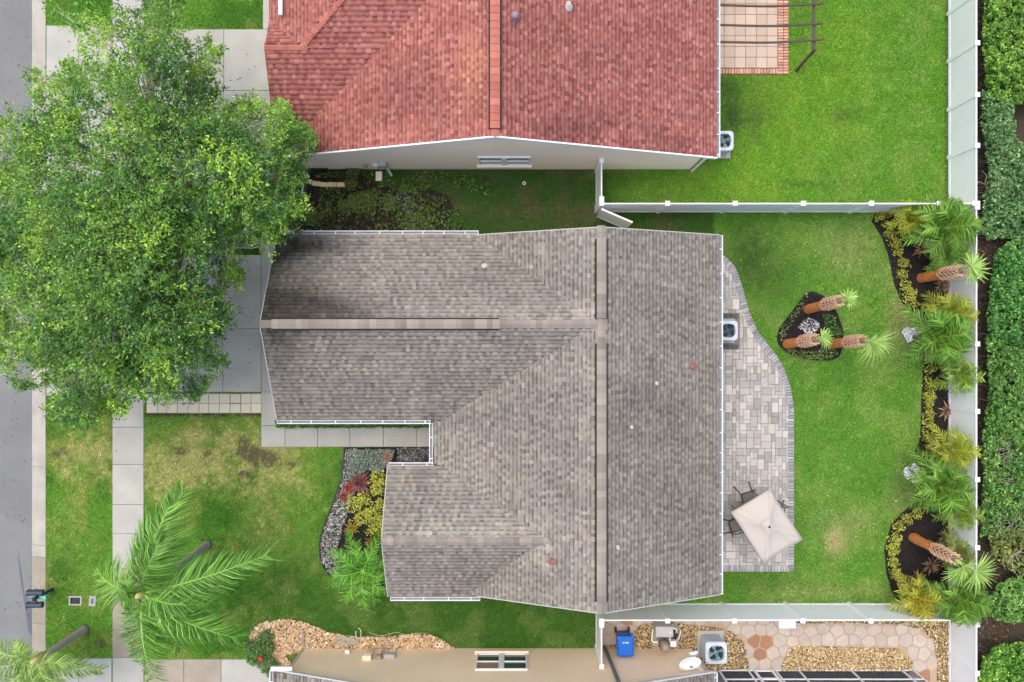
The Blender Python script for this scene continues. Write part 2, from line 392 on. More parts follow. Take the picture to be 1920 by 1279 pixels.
# ------------------------------------------------------------------ lawn (colour worked out by place: dry, green, shade-darkened turf)
HOUSE_G = [(491, 440), (1350, 440), (1350, 1113), (730, 1113), (730, 870), (812, 870), (812, 788), (491, 788)]
FRONT_BED = [(645, 839), (642, 885), (627, 937), (608, 986), (599, 1023), (603, 1055), (617, 1078), (634, 1086), (700, 1110), (735, 1110), (735, 880), (815, 870), (815, 838)]
PATIO = [(1346, 474), (1358, 481), (1378, 502), (1392, 540), (1404, 582), (1420, 620), (1444, 652), (1466, 684), (1480, 722), (1487, 762), (1488, 800), (1488, 1071), (1346, 1071)]
ISLAND = [(1515, 548), (1545, 556), (1566, 580), (1581, 625), (1573, 668), (1538, 676), (1491, 668), (1459, 645), (1462, 615), (1486, 583)]
BED_E = [(1790, 392), (1643, 395), (1634, 414), (1653, 444), (1666, 481), (1676, 531), (1690, 566), (1716, 594), (1722, 640), (1732, 672), (1728, 740), (1727, 780),
         (1725, 823), (1714, 852), (1722, 900), (1716, 940), (1691, 962), (1671, 983), (1658, 1029), (1662, 1075), (1672, 1110), (1690, 1132), (1790, 1132)]
ROCKBED = [(468, 1192), (480, 1176), (499, 1167), (538, 1161), (577, 1169), (617, 1186), (634, 1189), (673, 1195), (774, 1190), (814, 1193), (847, 1212), (847, 1222), (560, 1222), (545, 1245), (500, 1245), (480, 1225)]
NBED = [(560, 318), (668, 318), (690, 336), (730, 352), (772, 362), (800, 352), (838, 366), (852, 392), (838, 412), (866, 428), (862, 445), (560, 445)]
TANPATIO = [(1330, -260), (1478, -260), (1478, 141), (1330, 141)]
SIDEYARD = [(1124, 1135), (1790, 1135), (1790, 1700), (1124, 1700)]
def lawn_color(x, y):
    px, py = 960 + x * 49, 639.5 - y * 49
    n1 = fbm(x, y, .45, 3); n2 = fbm(x, y, 1.4, 11); n3 = fbm(x, y, 4.5, 23); n5 = fbm(x, y, 11., 47, 3)
    jx = px + 60 * (n2 - .5); jy = py + 60 * (fbm(x, y, 1.2, 91) - .5)
    def G(cx, cy, rx, ry): return np.exp(-(((px - cx) / rx) ** 2 + ((py - cy) / ry) ** 2))
    lush, mid, olive, dry, straw = S(66, 116, 30), S(92, 138, 44), S(122, 140, 64), S(146, 153, 84), S(172, 162, 116)
    yel = S(112, 150, 32)
    def mixc(c, d, t): t = np.clip(t, 0, 1)[..., None]; return c * (1 - t) + np.asarray(d) * t
    c = mixc(np.broadcast_to(mid, x.shape + (3,)), lush, sstep(.42, .62, n1))
    c = mixc(c, olive, sstep(.5, .72, n2) * .75)
    # street side: dry turf
    front = 1 - sstep(640, 700, px)
    d = .95 * G(150, 850, 90, 80) + 1.0 * G(460, 845, 170, 75) + .7 * G(530, 960, 80, 100) + .75 * G(340, 880, 110, 70) + .55 * G(120, 990, 45, 60) + .5 * G(440, 1010, 80, 50) + .3 * G(150, 1090, 60, 60) + .4 * G(300, 960, 30, 60)
    d = d - .85 * G(395, 980, 50, 46) - .7 * G(545, 970, 22, 45) - .6 * G(98, 930, 20, 40) - .8 * G(622, 890, 28, 80) - .6 * G(185, 1000, 25, 60)
    dm = front * np.clip(d * (-.05 + 1.0 * n3 + .6 * n2) + .3 * (n2 - .5), 0, 1)
    c = mixc(c, dry, dm * .75); c = mixc(c, straw, sstep(.5, .95, dm * (.2 + 1.4 * n5)) * .6)
    spots = G(335, 846, 24, 10) + G(470, 852, 30, 20) + G(455, 832, 10, 18) + G(640, 870, 9, 11) + G(388, 850, 12, 8) + G(505, 862, 30, 16) + .7 * G(460, 890, 20, 12) + .7 * G(190, 1208, 18, 14) + .6 * G(110, 848, 40, 18) + .5 * G(545, 868, 26, 12) + .5 * G(280, 872, 8, 10)
    c = mixc(c, S(88, 78, 64), sstep(.42, .62, spots * (n5 * 2.6 - .5)) * front * .85)
    c = mixc(c, S(70, 60, 48), sstep(.35, .6, n5 * 1.3) * np.exp(-((py - 778) / 3.5) ** 2) * (px > 272) * (px < 494))
    # lush lower front lawn; south strip's darker green has the house shade painted in
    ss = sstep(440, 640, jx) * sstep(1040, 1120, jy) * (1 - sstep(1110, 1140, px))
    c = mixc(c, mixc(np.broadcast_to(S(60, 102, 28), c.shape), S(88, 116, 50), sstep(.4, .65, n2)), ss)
    # back lawn of the grey house
    back = ((px > 1340) & (py > 385)) * 1.0
    c = mixc(c, mixc(np.broadcast_to(S(86, 132, 42), c.shape), S(112, 142, 64), sstep(.35, .7, n2) * .8), back)
    bl = .9 * G(1400, 470, 45, 60) + .55 * G(1450, 520, 60, 60) + .5 * G(1420, 1090, 90, 25)
    c = mixc(c, S(62, 92, 34), bl * (.4 + n3) * back)
    br = .9 * G(1566, 1018, 18, 22) + .5 * G(1690, 600, 28, 60) + .4 * G(1700, 935, 30, 40) + .3 * G(1590, 985, 60, 30) + .3 * G(1560, 1110, 120, 14) + .35 * G(1600, 470, 50, 50)
    c = mixc(c, S(168, 154, 116), np.clip(br * (.1 + 1.0 * n3 + .7 * n5), 0, .9) * back)
    # back lawn of the red house: yellower, patchy
    nb = sstep(1090, 1170, jx) * (py <= 388)
    c = mixc(c, mixc(np.broadcast_to(S(88, 134, 38), c.shape), S(106, 140, 54), sstep(.35, .7, n2)), nb)
    yb = .8 * G(1470, 200, 120, 110) + .7 * G(1420, 330, 90, 60) + .6 * G(1580, 90, 60, 130) + .4 * G(1250, 345, 120, 20)
    c = mixc(c, yel, yb * (.2 + n2) * nb)
    db = 1.0 * G(1370, 215, 28, 45) + .6 * G(1150, 335, 50, 24) + .6 * G(1430, 225, 40, 60) * sstep(.4, .6, n2) + .5 * G(1580, 215, 30, 14) + .6 * G(1520, 345, 120, 14) * sstep(.45, .6, n5) + .6 * G(1355, 160, 40, 20)
    c = mixc(c, S(58, 88, 36), np.clip(db * (.4 + n3), 0, 1) * nb)
    # dark grass strip between the two houses, their shade partly in the colour
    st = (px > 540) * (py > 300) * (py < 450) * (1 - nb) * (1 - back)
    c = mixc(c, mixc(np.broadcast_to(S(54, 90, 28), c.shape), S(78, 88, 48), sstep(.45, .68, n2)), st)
    ms = .6 * G(1110, 405, 40, 14) + .5 * G(1060, 370, 24, 24) + .3 * G(960, 400, 60, 40)
    c = mixc(c, S(92, 82, 66), np.clip(ms * (.1 + n3 + .4 * n5), 0, .9) * st)
    n6 = vnoise(x, y, 15., 83) * .5 + vnoise(x, y, 8., 84) * .5
    return c * (.62 + .22 * n3 + .22 * n5 + .36 * n6)[..., None]
def keepout(x, y):
    """True where no turf grows"""
    px, py = 960 + x * 49, 639.5 - y * 49
    k = np.zeros(x.shape, bool)
    def R(a, b, c, d): return (px > a) & (px < c) & (py > b) & (py < d)
    k |= px < 86.5
    for r in ((211, -999, 270, 1999), (87, 470, 211, 742), (270, 478, 520, 736), (275, 735, 490, 776), (270, 54, 515, 346), (87, 48, 211, 352), (270, 1235, 520, 1999),
              (87, 1235, 211, 1999), (490, 734, 840, 839), (493, -300, 530, 56), (505, -999, 1300, 318), (565, 1217, 1125, 1999), (1776, -999, 9999, 9999)): k |= R(*r)
    for poly in (HOUSE_G, FRONT_BED, PATIO, ISLAND, BED_E, ROCKBED, NBED, TANPATIO, SIDEYARD): k |= inpoly(px, py, poly)
    k |= R(130, 1118, 154, 1134) | R(167, 1117, 181, 1137)
    return k
gx = np.arange(-17.84, 16.66, .1); gy = np.arange(-20, 20, .1)
X, Y = np.meshgrid(gx, gy); nx, ny = len(gx), len(gy)
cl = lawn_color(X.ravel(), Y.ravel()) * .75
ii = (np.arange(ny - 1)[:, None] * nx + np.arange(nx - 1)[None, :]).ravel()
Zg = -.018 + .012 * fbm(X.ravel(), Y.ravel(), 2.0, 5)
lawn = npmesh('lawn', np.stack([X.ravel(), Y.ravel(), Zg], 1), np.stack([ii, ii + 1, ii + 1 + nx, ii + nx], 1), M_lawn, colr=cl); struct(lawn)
NB = 1150000
bx = rng.uniform(-17.84, 16.66, NB); by = rng.uniform(-13.4, 13.4, NB)
k = ~keepout(bx, by); bx, by = bx[k], by[k]
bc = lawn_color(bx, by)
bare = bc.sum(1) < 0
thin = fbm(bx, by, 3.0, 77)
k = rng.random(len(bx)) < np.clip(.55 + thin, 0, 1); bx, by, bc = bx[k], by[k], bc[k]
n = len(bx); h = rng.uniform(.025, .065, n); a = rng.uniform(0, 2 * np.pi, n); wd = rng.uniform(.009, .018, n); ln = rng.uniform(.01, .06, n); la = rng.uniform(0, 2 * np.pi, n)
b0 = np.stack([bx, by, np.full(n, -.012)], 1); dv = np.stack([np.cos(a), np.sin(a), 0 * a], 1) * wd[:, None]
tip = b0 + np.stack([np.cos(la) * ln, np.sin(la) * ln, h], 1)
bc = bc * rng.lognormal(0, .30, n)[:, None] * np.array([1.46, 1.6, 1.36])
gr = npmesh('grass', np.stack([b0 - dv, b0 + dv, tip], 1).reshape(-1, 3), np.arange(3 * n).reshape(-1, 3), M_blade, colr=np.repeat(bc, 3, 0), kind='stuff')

# ------------------------------------------------------------------ roofs
def shingle_field(zfun, roofz, u_axis, u0, u1, ridge, eave, colfun, seed, exposure=.133, skip=None):
    """courses of tabs from the eave up; u_axis 'x' -> courses run along x, slope along y.  returns V,F,C"""
    r = np.random.default_rng(seed); V = []; Cc = []; Tk = []
    sgn = 1 if ridge > eave else -1; run = abs(ridge - eave); nc = int(run / exposure) + 1
    for i in range(nc):
        v0 = eave + sgn * i * exposure; v1 = v0 + sgn * exposure * 1.12
        if (v1 - ridge) * sgn > 0: v1 = ridge
        if abs(v1 - v0) < .02: continue
        u = u0 + 0.0; us = [u0]
        first = r.uniform(.04, .16); u = u0 + first; par = int(r.integers(2))
        while u < u1: us.append(u); u += r.uniform(.10, .17)
        us.append(u1); us = np.array(us); a, b = us[:-1], us[1:]; m = len(a)
        odd = ((np.arange(m) + par) % 2 == 0) ^ (r.random(m) < .14); thick = np.where(odd, .019, .009) + r.uniform(-.002, .002, m)
        uc = (a + b) / 2; vc = np.full(m, (v0 + v1) / 2)
        x, y = (uc, vc) if u_axis == 'x' else (vc, uc)
        keep = np.abs(zfun(x, y) - roofz(x, y)) < .04
        if skip is not None: keep &= ~skip(x, y)
        a, b, thick, uc, vc = a[keep], b[keep], thick[keep], uc[keep], vc[keep]
        if not len(a): continue
        def pt(uu, vv, dz):
            xx, yy = (uu, np.full(len(uu), vv)) if u_axis == 'x' else (np.full(len(uu), vv), uu)
            return np.stack([xx, yy, zfun(xx, yy) + dz], 1)
        low = -.02 if i else -.03
        # bottom-front 2, top-front 2, top-back 2
        vm = v0 + sgn * exposure * .66; tm = thick * .45
        V.append(np.stack([pt(a, v0, low), pt(b, v0, low), pt(a, v0, thick), pt(b, v0, thick), pt(a, vm, tm), pt(b, vm, tm), pt(a, vm, tm), pt(b, vm, tm), pt(a, v1, thick * 0 + .001), pt(b, v1, thick * 0 + .001)], 1))
        x, y = (uc, vc[:len(uc)]) if u_axis == 'x' else (vc[:len(uc)], uc)
        Cc.append(colfun(x, y, r, thick > .014)); Tk.append(thick > .014)
    V = np.concatenate(V); Cc = np.concatenate(Cc); m = len(V); bse = np.arange(m)[:, None] * 10
    quads = np.concatenate([bse + np.array(q) for q in ((0, 1, 3, 2), (2, 3, 5, 4), (6, 7, 9, 8))])
    # laminated shingles' printed granule band, uneven, plus overlap shade painted into the colour
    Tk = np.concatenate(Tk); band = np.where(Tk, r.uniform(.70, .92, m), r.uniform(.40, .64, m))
    C10 = np.repeat(Cc[:, None, :], 10, 1); C10[:, 6:] *= band[:, None, None]; C10[:, 0:2] *= .5  # same painted shade along the foot of each tab edge
    return V.reshape(-1, 3), quads, C10.reshape(-1, 3)
def merge(parts):
    V = []; Fq = []; C = []; b = 0
    for v, f, c in parts: V.append(v); Fq.append(f + b); C.append(c); b += len(v)
    return np.concatenate(V), np.concatenate(Fq), np.concatenate(C)
def deck_strip(mb, zfun, xs, ys_, th=.14, off=-.02):
    """closed slab following zfun over the grid xs x ys"""
    nx_, ny_ = len(xs), len(ys_)
    vs_ = [(x, y, float(zfun(np.array(x), np.array(y))) + off) for y in ys_ for x in xs]; vs_ += [(v[0], v[1], v[2] - th) for v in vs_]
    N0 = nx_ * ny_; fs = []
    for j in range(ny_ - 1):
        for i in range(nx_ - 1):
            a = j * nx_ + i; q = (a, a + 1, a + 1 + nx_, a + nx_); fs.append(q); fs.append(tuple(N0 + t for t in q[::-1]))
    for j in range(ny_ - 1):
        for e in (0, nx_ - 1): a = j * nx_ + e; fs.append((a, a + nx_, a + nx_ + N0, a + N0) if e == 0 else (a + N0, a + nx_ + N0, a + nx_, a))
    for i in range(nx_ - 1):
        for e in (0, ny_ - 1): a = e * nx_ + i; fs.append((a + 1, a, a + N0, a + 1 + N0) if e == 0 else (a, a + 1, a + 1 + N0, a + N0))
    mb.add(vs_, fs)
def cap_mesh(s1, s2, half, length, th=.012):
    """bent cap shingle along +x; s1/s2 slopes to the +y and -y side"""
    mb = MB(); r = .02
    pts = [(-half, -half * s2), (-r, -r * s2), (0, 0), (r, -r * s1), (half, -half * s1)]
    n = len(pts); vs_ = []
    for x, dz in ((0, th + .022), (length * 1.15, th)):
        vs_ += [(x, y, z + dz) for y, z in pts]
    for x, dz in ((0, -.01), (length * 1.15, -.01)):
        vs_ += [(x, y, z + dz) for y, z in pts]
    fs = [(i, i + 1, n + i + 1, n + i)[::-1] for i in range(n - 1)]
    fs += [(i, 2 * n + i, 2 * n + i + 1, i + 1)[::-1] for i in range(n - 1)]
    fs += [(0, n, 3 * n, 2 * n)[::-1], (n - 1, 2 * n - 1, 4 * n - 1, 3 * n - 1)]
    mb.add(vs_, fs); return mb
def ridge_caps(roof, p0, p1, s1, s2, m, vents=(), half=.155, exposure=.2):
    """cap shingles from p0 to p1 (3D); vents: list of (t0,t1) metres along the ridge standing proud on a dark vent"""
    p0, p1 = Vector([float(v) for v in p0]), Vector([float(v) for v in p1]); d = p1 - p0; Ln = d.length; d.normalize()
    rz = math.atan2(d.y, d.x); tilt = -math.asin(d.z)
    lo = cap_mesh(s1, s2, half * .85, exposure).mesh('cap_shingle', m); hi = cap_mesh(s1 * .7, s2 * .7, half, exposure).mesh('cap_shingle', m)
    vents = [(round(a / exposure) * exposure - .001, round(b / exposure) * exposure - .001) for a, b in vents]; t = 0
    while t < Ln - .02:
        inv = any(a <= t < b for a, b in vents)
        q = p0 + d * t
        inst('cap_shingle', hi if inv else lo, roof, q + Vector((0, 0, .062 if inv else .016)), rot=(0, tilt, rz)); t += exposure
    for a, b in vents:
        mb = MB(); w = half + .05; a = round(a / exposure) * exposure - .01; b = round(b / exposure) * exposure - .04
        vs_ = [(x, y, z) for x in (a, b + .03) for y, z in ((-w, -w * s2 * .7 - .03), (-w, -w * s2 * .7 + .048), (0, .052), (w, -w * s1 * .7 + .048), (w, -w * s1 * .7 - .03))]
        mb.add(vs_, [(0, 1, 2, 3, 4), (9, 8, 7, 6, 5), (0, 5, 6, 1), (1, 6, 7, 2), (2, 7, 8, 3), (3, 8, 9, 4)])
        R = Matrix.Rotation(rz, 3, 'Z'); mb.v = [tuple(R @ Vector(v) + p0) for v in mb.v]
        mb.build('ridge_vent', M_dark, roof)
def gutter(house, p0, p1, out, z, w=.115, straps=.8, end=True):
    """U channel from p0 to p1 (plan points of the roof edge), out = outward unit vector"""
    p0 = Vector((*p0, z)); p1 = Vector((*p1, z)); d = (p1 - p0); Ln = d.length; d.normalize(); o_ = Vector((*out, 0))
    R = Matrix((d, o_, Vector((0, 0, 1)))).transposed()
    c = (p0 + p1) / 2
    mb = MB()
    mb.box(c + o_ * .008 + Vector((0, 0, -.04)), (Ln, .012, .09), mtx=R); mb.box(c + o_ * (w) + Vector((0, 0, -.035)), (Ln, .022, .11), mtx=R)
    for e in (p0, p1): mb.box(e + o_ * w / 2 + Vector((0, 0, -.04)), (.012, w, .10), mtx=R)
    gobj = mb.build('gutter', M_white, house)
    MB().box(c + o_ * w / 2 + Vector((0, 0, -.085)), (Ln - .02, w - .03, .012), mtx=R).build('trough', M_gutin, gobj)
    t = straps * .6
    sm = MB().box((0, 0, 0), (.03, w - .03, .008), mtx=R).mesh('strap', M_white)
    while t < Ln: inst('strap', sm, gobj, p0 + d * t + o_ * w / 2 + Vector((0, 0, .004))); t += straps * random.uniform(.85, 1.1)
    return gobj
def bar(mb, a, b, w, h):
    a, b = Vector([float(v) for v in a]), Vector([float(v) for v in b]); d = b - a; Ln = d.length; d.normalize()
    s_ = d.cross(Vector((0, 0, 1)))
    if s_.length < 1e-3: s_ = Vector((1, 0, 0))
    s_.normalize(); u_ = s_.cross(d); R = Matrix((d, s_, u_)).transposed(); mb.box((a + b) / 2, (Ln, w, h), mtx=R); return mb

# ---- the grey house
ghouse = thing('grey_house', 'single storey house with weathered grey shingle roof between the two fenced side yards', 'house', (1.5, -3, 0))
RX, RZ = 2.91, 4.50
YN, YS = 3.69, -8.85
def gm_e(x, y): return RZ - .436 * (x - RX) + 0 * y
def gm_sw(y): return np.where(y > .3, .45, .355 + .065 * sstep(-6.8, -8.85, y))
def gm_w(x, y): return RZ - gm_sw(y) * (RX - x)
GY, GZ = .555, 4.47
def gg_n(x, y): return GZ - .588 * (y - GY) + 0 * x
def gg_s(x, y): return GZ - .561 * (GY - y) + 0 * x
WY, WZ = -6.676, 3.90
def gw_n(x, y): return WZ - .556 * (y - WY) + 0 * x
def gw_s(x, y): return WZ - .585 * (WY - y) + 0 * x
GXW, WXW = -8.2, -4.33
NEG = -9.0
def groof(x, y):
    m_ = np.where((y <= YN) & (y >= YS), np.minimum(gm_e(x, y), gm_w(x, y)), NEG)
    g_ = np.where((x >= GXW) & (x <= RX) & (y <= 3.72) & (y >= -2.76), np.minimum(gg_n(x, y), gg_s(x, y)), NEG)
    w_ = np.where((x >= WXW) & (x <= RX) & (y <= -4.33) & (y >= -8.95), np.minimum(gw_n(x, y), gw_s(x, y)), NEG)
    return np.maximum(np.maximum(m_, g_), w_)
def gcol(x, y, r, thick):
    n = len(x); pal = np.array([S(140, 139, 133), S(144, 143, 137), S(135, 134, 129), S(152, 150, 143), S(124, 123, 119), S(142, 137, 129)])
    c = pal[r.choice(6, n, p=[.28, .26, .17, .11, .08, .10])]
    c = c * r.lognormal(0, .045, n)[:, None]
    n1 = fbm(x, y, .5, 41); c = c * (.82 + .30 * n1)[:, None]
    # rain streaks run down each slope, faded blotches between them
    c = c * (.93 + .14 * fbm(x * .35, y * 3.2, 1.0, 43))[:, None] * (.94 + .12 * fbm(x * 3.2, y * .35, 1.0, 44))[:, None]
    n2 = fbm(x, y, 1.1, 45); c = c * (1 + .35 * (n2 - .5)[:, None] * np.array([1.0, .92, .84]))
    # algae streaks on the street end, thicker by the garage ridge
    al = np.exp(-(((x + 7.6) / 1.3) ** 2 + ((y - 1.2) / .9) ** 2)) * .75 + np.exp(-(((x + 8.1) / .5) ** 2 + ((y - 3.2) / .8) ** 2)) * .9 + np.exp(-(((x + 7.2) / 1.2) ** 2 + ((y - 3.3) / .35) ** 2)) * .55 + .35 * np.exp(-(((x + 6.0) / 1.6) ** 2 + ((y - 1.0) / .5) ** 2)) + .3 * np.exp(-(((x + 7.8) / .6) ** 2 + ((y + .4) / 1.4) ** 2))
    al = np.clip(al * 1.25 * (.35 + 1.3 * fbm(x, y, 1.6, 51)), 0, .75)
    c = c * (1 - al)[:, None]
    # pale bleached courses beside the ridges
    pb = .22 * np.exp(-((y - GY - .25) / .45) ** 2) * sstep(-5.5, 0, x) * (x < 2.9) + .2 * np.exp(-((y - WY - .2) / .4) ** 2) * (x > WXW) * (x < 1.2) + .12 * np.exp(-((x - RX + .5) / .6) ** 2)
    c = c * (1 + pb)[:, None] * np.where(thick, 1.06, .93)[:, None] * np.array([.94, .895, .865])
    return c
roof = MB()
for zf, xs, ys_ in ((gm_e, (RX, 7.23), (YN, YS)), (gm_w, (-1.2, RX), (YN, .31)), (gm_w, (-2.72, RX), (.29, -4.6)), (gm_w, (-2.3, RX), (-4.6, -6.8, -7.5, -8.2, YS)),
                    (gg_n, (GXW, 2.7), (GY, 3.70)), (gg_s, (GXW, 2.7), (-2.74, GY)), (gw_n, (WXW, 1.1), (WY, -4.34)), (gw_s, (WXW, 1.1), (-8.92, WY))):
    ys2 = sorted(ys_); deck_strip(roof, zf, xs, ys2)
groofo = roof.build('roof', M_deck, ghouse)
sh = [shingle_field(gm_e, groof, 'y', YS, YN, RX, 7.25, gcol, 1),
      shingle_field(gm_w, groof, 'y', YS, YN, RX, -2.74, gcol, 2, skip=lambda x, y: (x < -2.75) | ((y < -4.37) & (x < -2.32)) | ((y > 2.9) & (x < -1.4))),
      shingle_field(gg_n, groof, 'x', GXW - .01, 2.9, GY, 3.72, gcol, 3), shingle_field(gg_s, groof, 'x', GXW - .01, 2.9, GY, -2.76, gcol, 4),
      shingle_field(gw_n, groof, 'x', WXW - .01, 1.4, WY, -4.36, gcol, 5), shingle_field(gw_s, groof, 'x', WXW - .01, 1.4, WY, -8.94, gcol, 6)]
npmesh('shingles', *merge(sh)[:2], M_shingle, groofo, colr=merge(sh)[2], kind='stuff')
def alongY(y_px, x, z): return P(960, y_px, z)[1]
yv = lambda py: P(0, py, RZ)[1]
# ridge caps: main ridge from south to north
ridge_caps(groofo, (RX, YS - .02, RZ), (RX, YN + .02, RZ), .40, .436, M_cap, vents=[(yv(1130) - YS, yv(640) - YS), (yv(592) - YS, yv(451) - YS)])
ridge_caps(groofo, (GXW - .02, GY, GZ), (2.75, GY, GZ), .588, .561, M_cap, vents=[(.45, 7.75)])
ridge_caps(groofo, (WXW - .02, WY, WZ), (1.1, WY, WZ), .556, .585, M_cap)
# walls (mostly under the eaves)
gw = MB()
gw.prism([(-.9, YN - .12), (6.85, YN - .12), (6.85, YS + .12), (-.9, YS + .12)], -.1, 2.48)
gw.prism([(-7.6, 3.3), (-.9, 3.3), (-.9, -2.35), (-7.6, -2.35)], -.1, 2.46)
gw.prism([(-3.75, -4.75), (-.9, -4.75), (-.9, -8.5), (-3.75, -8.5)], -.1, 2.46)
gw.prism([(-2.3, -2.35), (-.9, -2.35), (-.9, -4.75), (-2.3, -4.75)], -.1, 2.40)
for yy in (YN - .14, YS + .14):
    gw.add([(-.9, yy, 2.4), (6.85, yy, 2.4), (RX, yy, 4.3), (-.9, yy - .1 * np.sign(yy), 2.4), (6.85, yy - .1 * np.sign(yy), 2.4), (RX, yy - .1 * np.sign(yy), 4.3)], [(0, 1, 2), (5, 4, 3), (0, 2, 5, 3), (1, 4, 5, 2), (0, 3, 4, 1)])
gw.add([(-7.6, 3.3, 2.4), (-7.6, -2.35, 2.4), (-7.6, GY, 4.25), (-7.5, 3.3, 2.4), (-7.5, -2.35, 2.4), (-7.5, GY, 4.25)], [(0, 2, 1), (3, 4, 5), (0, 3, 5, 2), (1, 2, 5, 4), (0, 1, 4, 3)])
gw.add([(-3.75, -4.75, 2.4), (-3.75, -8.5, 2.4), (-3.75, WY, 3.7), (-3.65, -4.75, 2.4), (-3.65, -8.5, 2.4), (-3.65, WY, 3.7)], [(0, 2, 1), (3, 4, 5), (0, 3, 5, 2), (1, 2, 5, 4), (0, 1, 4, 3)])
gw.build('wall', M_stucco_g, ghouse)
# rake trim
def rake(house, a, b, m=None, w=.03, h=.11, dz=-.055):
    m = m or M_drip
    mb = MB(); a = (a[0], a[1], a[2] + dz); b = (b[0], b[1], b[2] + dz); bar(mb, a, b, w, h); return mb.build('rake_trim', m, house)
rake(ghouse, (RX, YN + .02, RZ), (7.22, YN + .02, float(gm_e(np.array(7.22), 0)))); rake(ghouse, (RX, YS - .02, RZ), (7.22, YS - .02, float(gm_e(np.array(7.22), 0))))
rake(ghouse, (RX, YN + .02, RZ), (-1.2, YN + .02, float(gm_w(np.array(-1.2), np.array(YN))))); rake(ghouse, (RX, YS - .02, RZ), (-1.2, YS - .02, float(gm_w(np.array(-1.2), np.array(YS)))))
rake(ghouse, (GXW - .02, GY, GZ), (GXW - .02, 3.70, float(gg_n(0, np.array(3.70))))); rake(ghouse, (GXW - .02, GY, GZ), (GXW - .02, -2.74, float(gg_s(0, np.array(-2.74)))))
rake(ghouse, (WXW - .02, WY, WZ), (WXW - .02, -4.34, float(gw_n(0, np.array(-4.34))))); rake(ghouse, (WXW - .02, WY, WZ), (WXW - .02, -8.92, float(gw_s(0, np.array(-8.92)))))
# gutters
gutter(ghouse, (7.24, YN), (7.24, YS), (1, 0), 2.60)
gutter(ghouse, (-7.1 - 1.0, 3.73), (P(897, 0, 2.6)[0], 3.73), (0, 1), 2.60)
gutter(ghouse, (-8.2, -2.77), (-2.86, -2.77), (0, -1), 2.60)
gutter(ghouse, (-2.77, -2.89), (-2.77, -4.25), (-1, 0), 2.55)
gutter(ghouse, (-4.3, -4.37 + .01), (-2.76, -4.37 + .01), (0, 1), 2.60, w=.10)
gutter(ghouse, (-4.25, -8.95), (P(900, 0, 2.6)[0], -8.95), (0, -1), 2.60)
# roof penetrations
def pipe_vent(roof_, px, py, zf, name='pipe_vent', m=M_lead, r=.05, h=.28):
    z = 3.5
    for _ in range(5): p = P(px, py, z); z = float(zf(np.array(p[0]), np.array(p[1])))
    mb = MB().lathe((p[0], p[1], z - .05), [(r * 2.4, 0), (r * 2.0, .07), (r * 1.15, .09), (r, h), (r * .6, h), (r * .55, h - .1)], 14); o_ = mb.build(name, m, roof_, True); return o_
def box_vent(roof_, px, py, zf, m=M_terra, s=(.2, .16, .14)):
    z = 3.5
    for _ in range(5): p = P(px, py, z); z = float(zf(np.array(p[0]), np.array(p[1])))
    mb = MB().bbox((p[0], p[1], z + .03), s, b=.03).box((p[0], p[1], z - .01), (s[0] * 1.6, s[1] * 1.6, .03)); return mb.build('box_vent', m, roof_)
pipe_vent(groofo, 909, 500, gg_n, r=.055, h=.36); pipe_vent(groofo, 1231, 719, gm_e, r=.035); pipe_vent(groofo, 1184, 801, gm_e, r=.035); pipe_vent(groofo, 1158, 1026, gm_e, r=.035)
box_vent(groofo, 1297, 687, gm_e); box_vent(groofo, 1038, 1052, gm_w)

# ---- the red-roofed house
rhouse = thing('red_roof_house', 'single storey house with red shingle roof and pale stucco gable wall', 'house', (0, 10, 0))
QX, QZ, QY = -.53, 5.45, 6.43
QN = 17.0
def rm_e(x, y): return QZ - .372 * (x - QX) + 0 * y
def rm_w(x, y): return QZ - .365 * (QX - x) + 0 * y
LZ, LY = 4.09, 9.73
def rl_s(x, y): return LZ - .427 * (LY - y) + 0 * x
def rl_n(x, y): return LZ - .427 * (y - LY) + 0 * x
def rl_w(x, y): return LZ + .39 * (x + 6.96) + 0 * y
RWX = -8.16
def rwing(x, y):
    ok = (x >= RWX - .02) & (x < -1.2) & (y >= 6.38)
    return np.where(ok, np.minimum(rl_s(x, y), np.maximum(rl_n(x, y), rl_w(x, y))), NEG)
def rmain(x, y): return np.where((y >= QY - .01) & (x > -7.32), np.minimum(rm_e(x, y), rm_w(x, y)), NEG)
def rroof(x, y): return np.maximum(rmain(x, y), rwing(x, y))
def rcol(x, y, r, thick):
    n = len(x); pal = np.array([S(166, 105, 97), S(171, 112, 104), S(160, 98, 91), S(178, 122, 112), S(150, 90, 84), S(168, 107, 97)])
    c = pal[r.choice(6, n, p=[.28, .24, .2, .1, .10, .08])] * r.lognormal(0, .045, n)[:, None]
    c = c * (.84 + .32 * fbm(x, y, .6, 61))[:, None] * (.93 + .14 * fbm(x * .35, y * 3.2, 1.0, 63))[:, None]
    st = .30 * np.exp(-((x - 3) / 5) ** 2) * np.exp(-((y - 6.9) / .7) ** 2) * (fbm(x, y, 1.2, 65) > .5) + .16 * np.exp(-((x + 3.2) / 2) ** 2 - ((y - 8) / 1) ** 2)
    or_ = np.exp(-((x - QX + .7) / .5) ** 2) * np.exp(-((y - 8.6) / 1.6) ** 2)
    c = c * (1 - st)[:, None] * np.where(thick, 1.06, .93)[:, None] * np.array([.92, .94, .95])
    return c * (1 + or_[:, None] * np.array([.12, .22, -.02]))
mb = MB()
for zf, xs, ys_ in ((rm_e, (QX, 7.14), (QY, QN)), (rm_w, (-7.29, QX), (QY, QN)), ):
    deck_strip(mb, zf, xs, ys_)
for ya in np.arange(6.42, 12.0, .35):
    xv = lambda y: QX - (QZ - float(rl_s(0, np.array(y)))) / .365
    x0_ = RWX if ya < LY - .3 else -6.96 + (ya + .349 - LY) * 1.44 / 1.31
    deck_strip(mb, rl_s, (x0_, max(x0_ + .2, min(xv(ya) + .05, -2.2))), (ya, ya + .349))
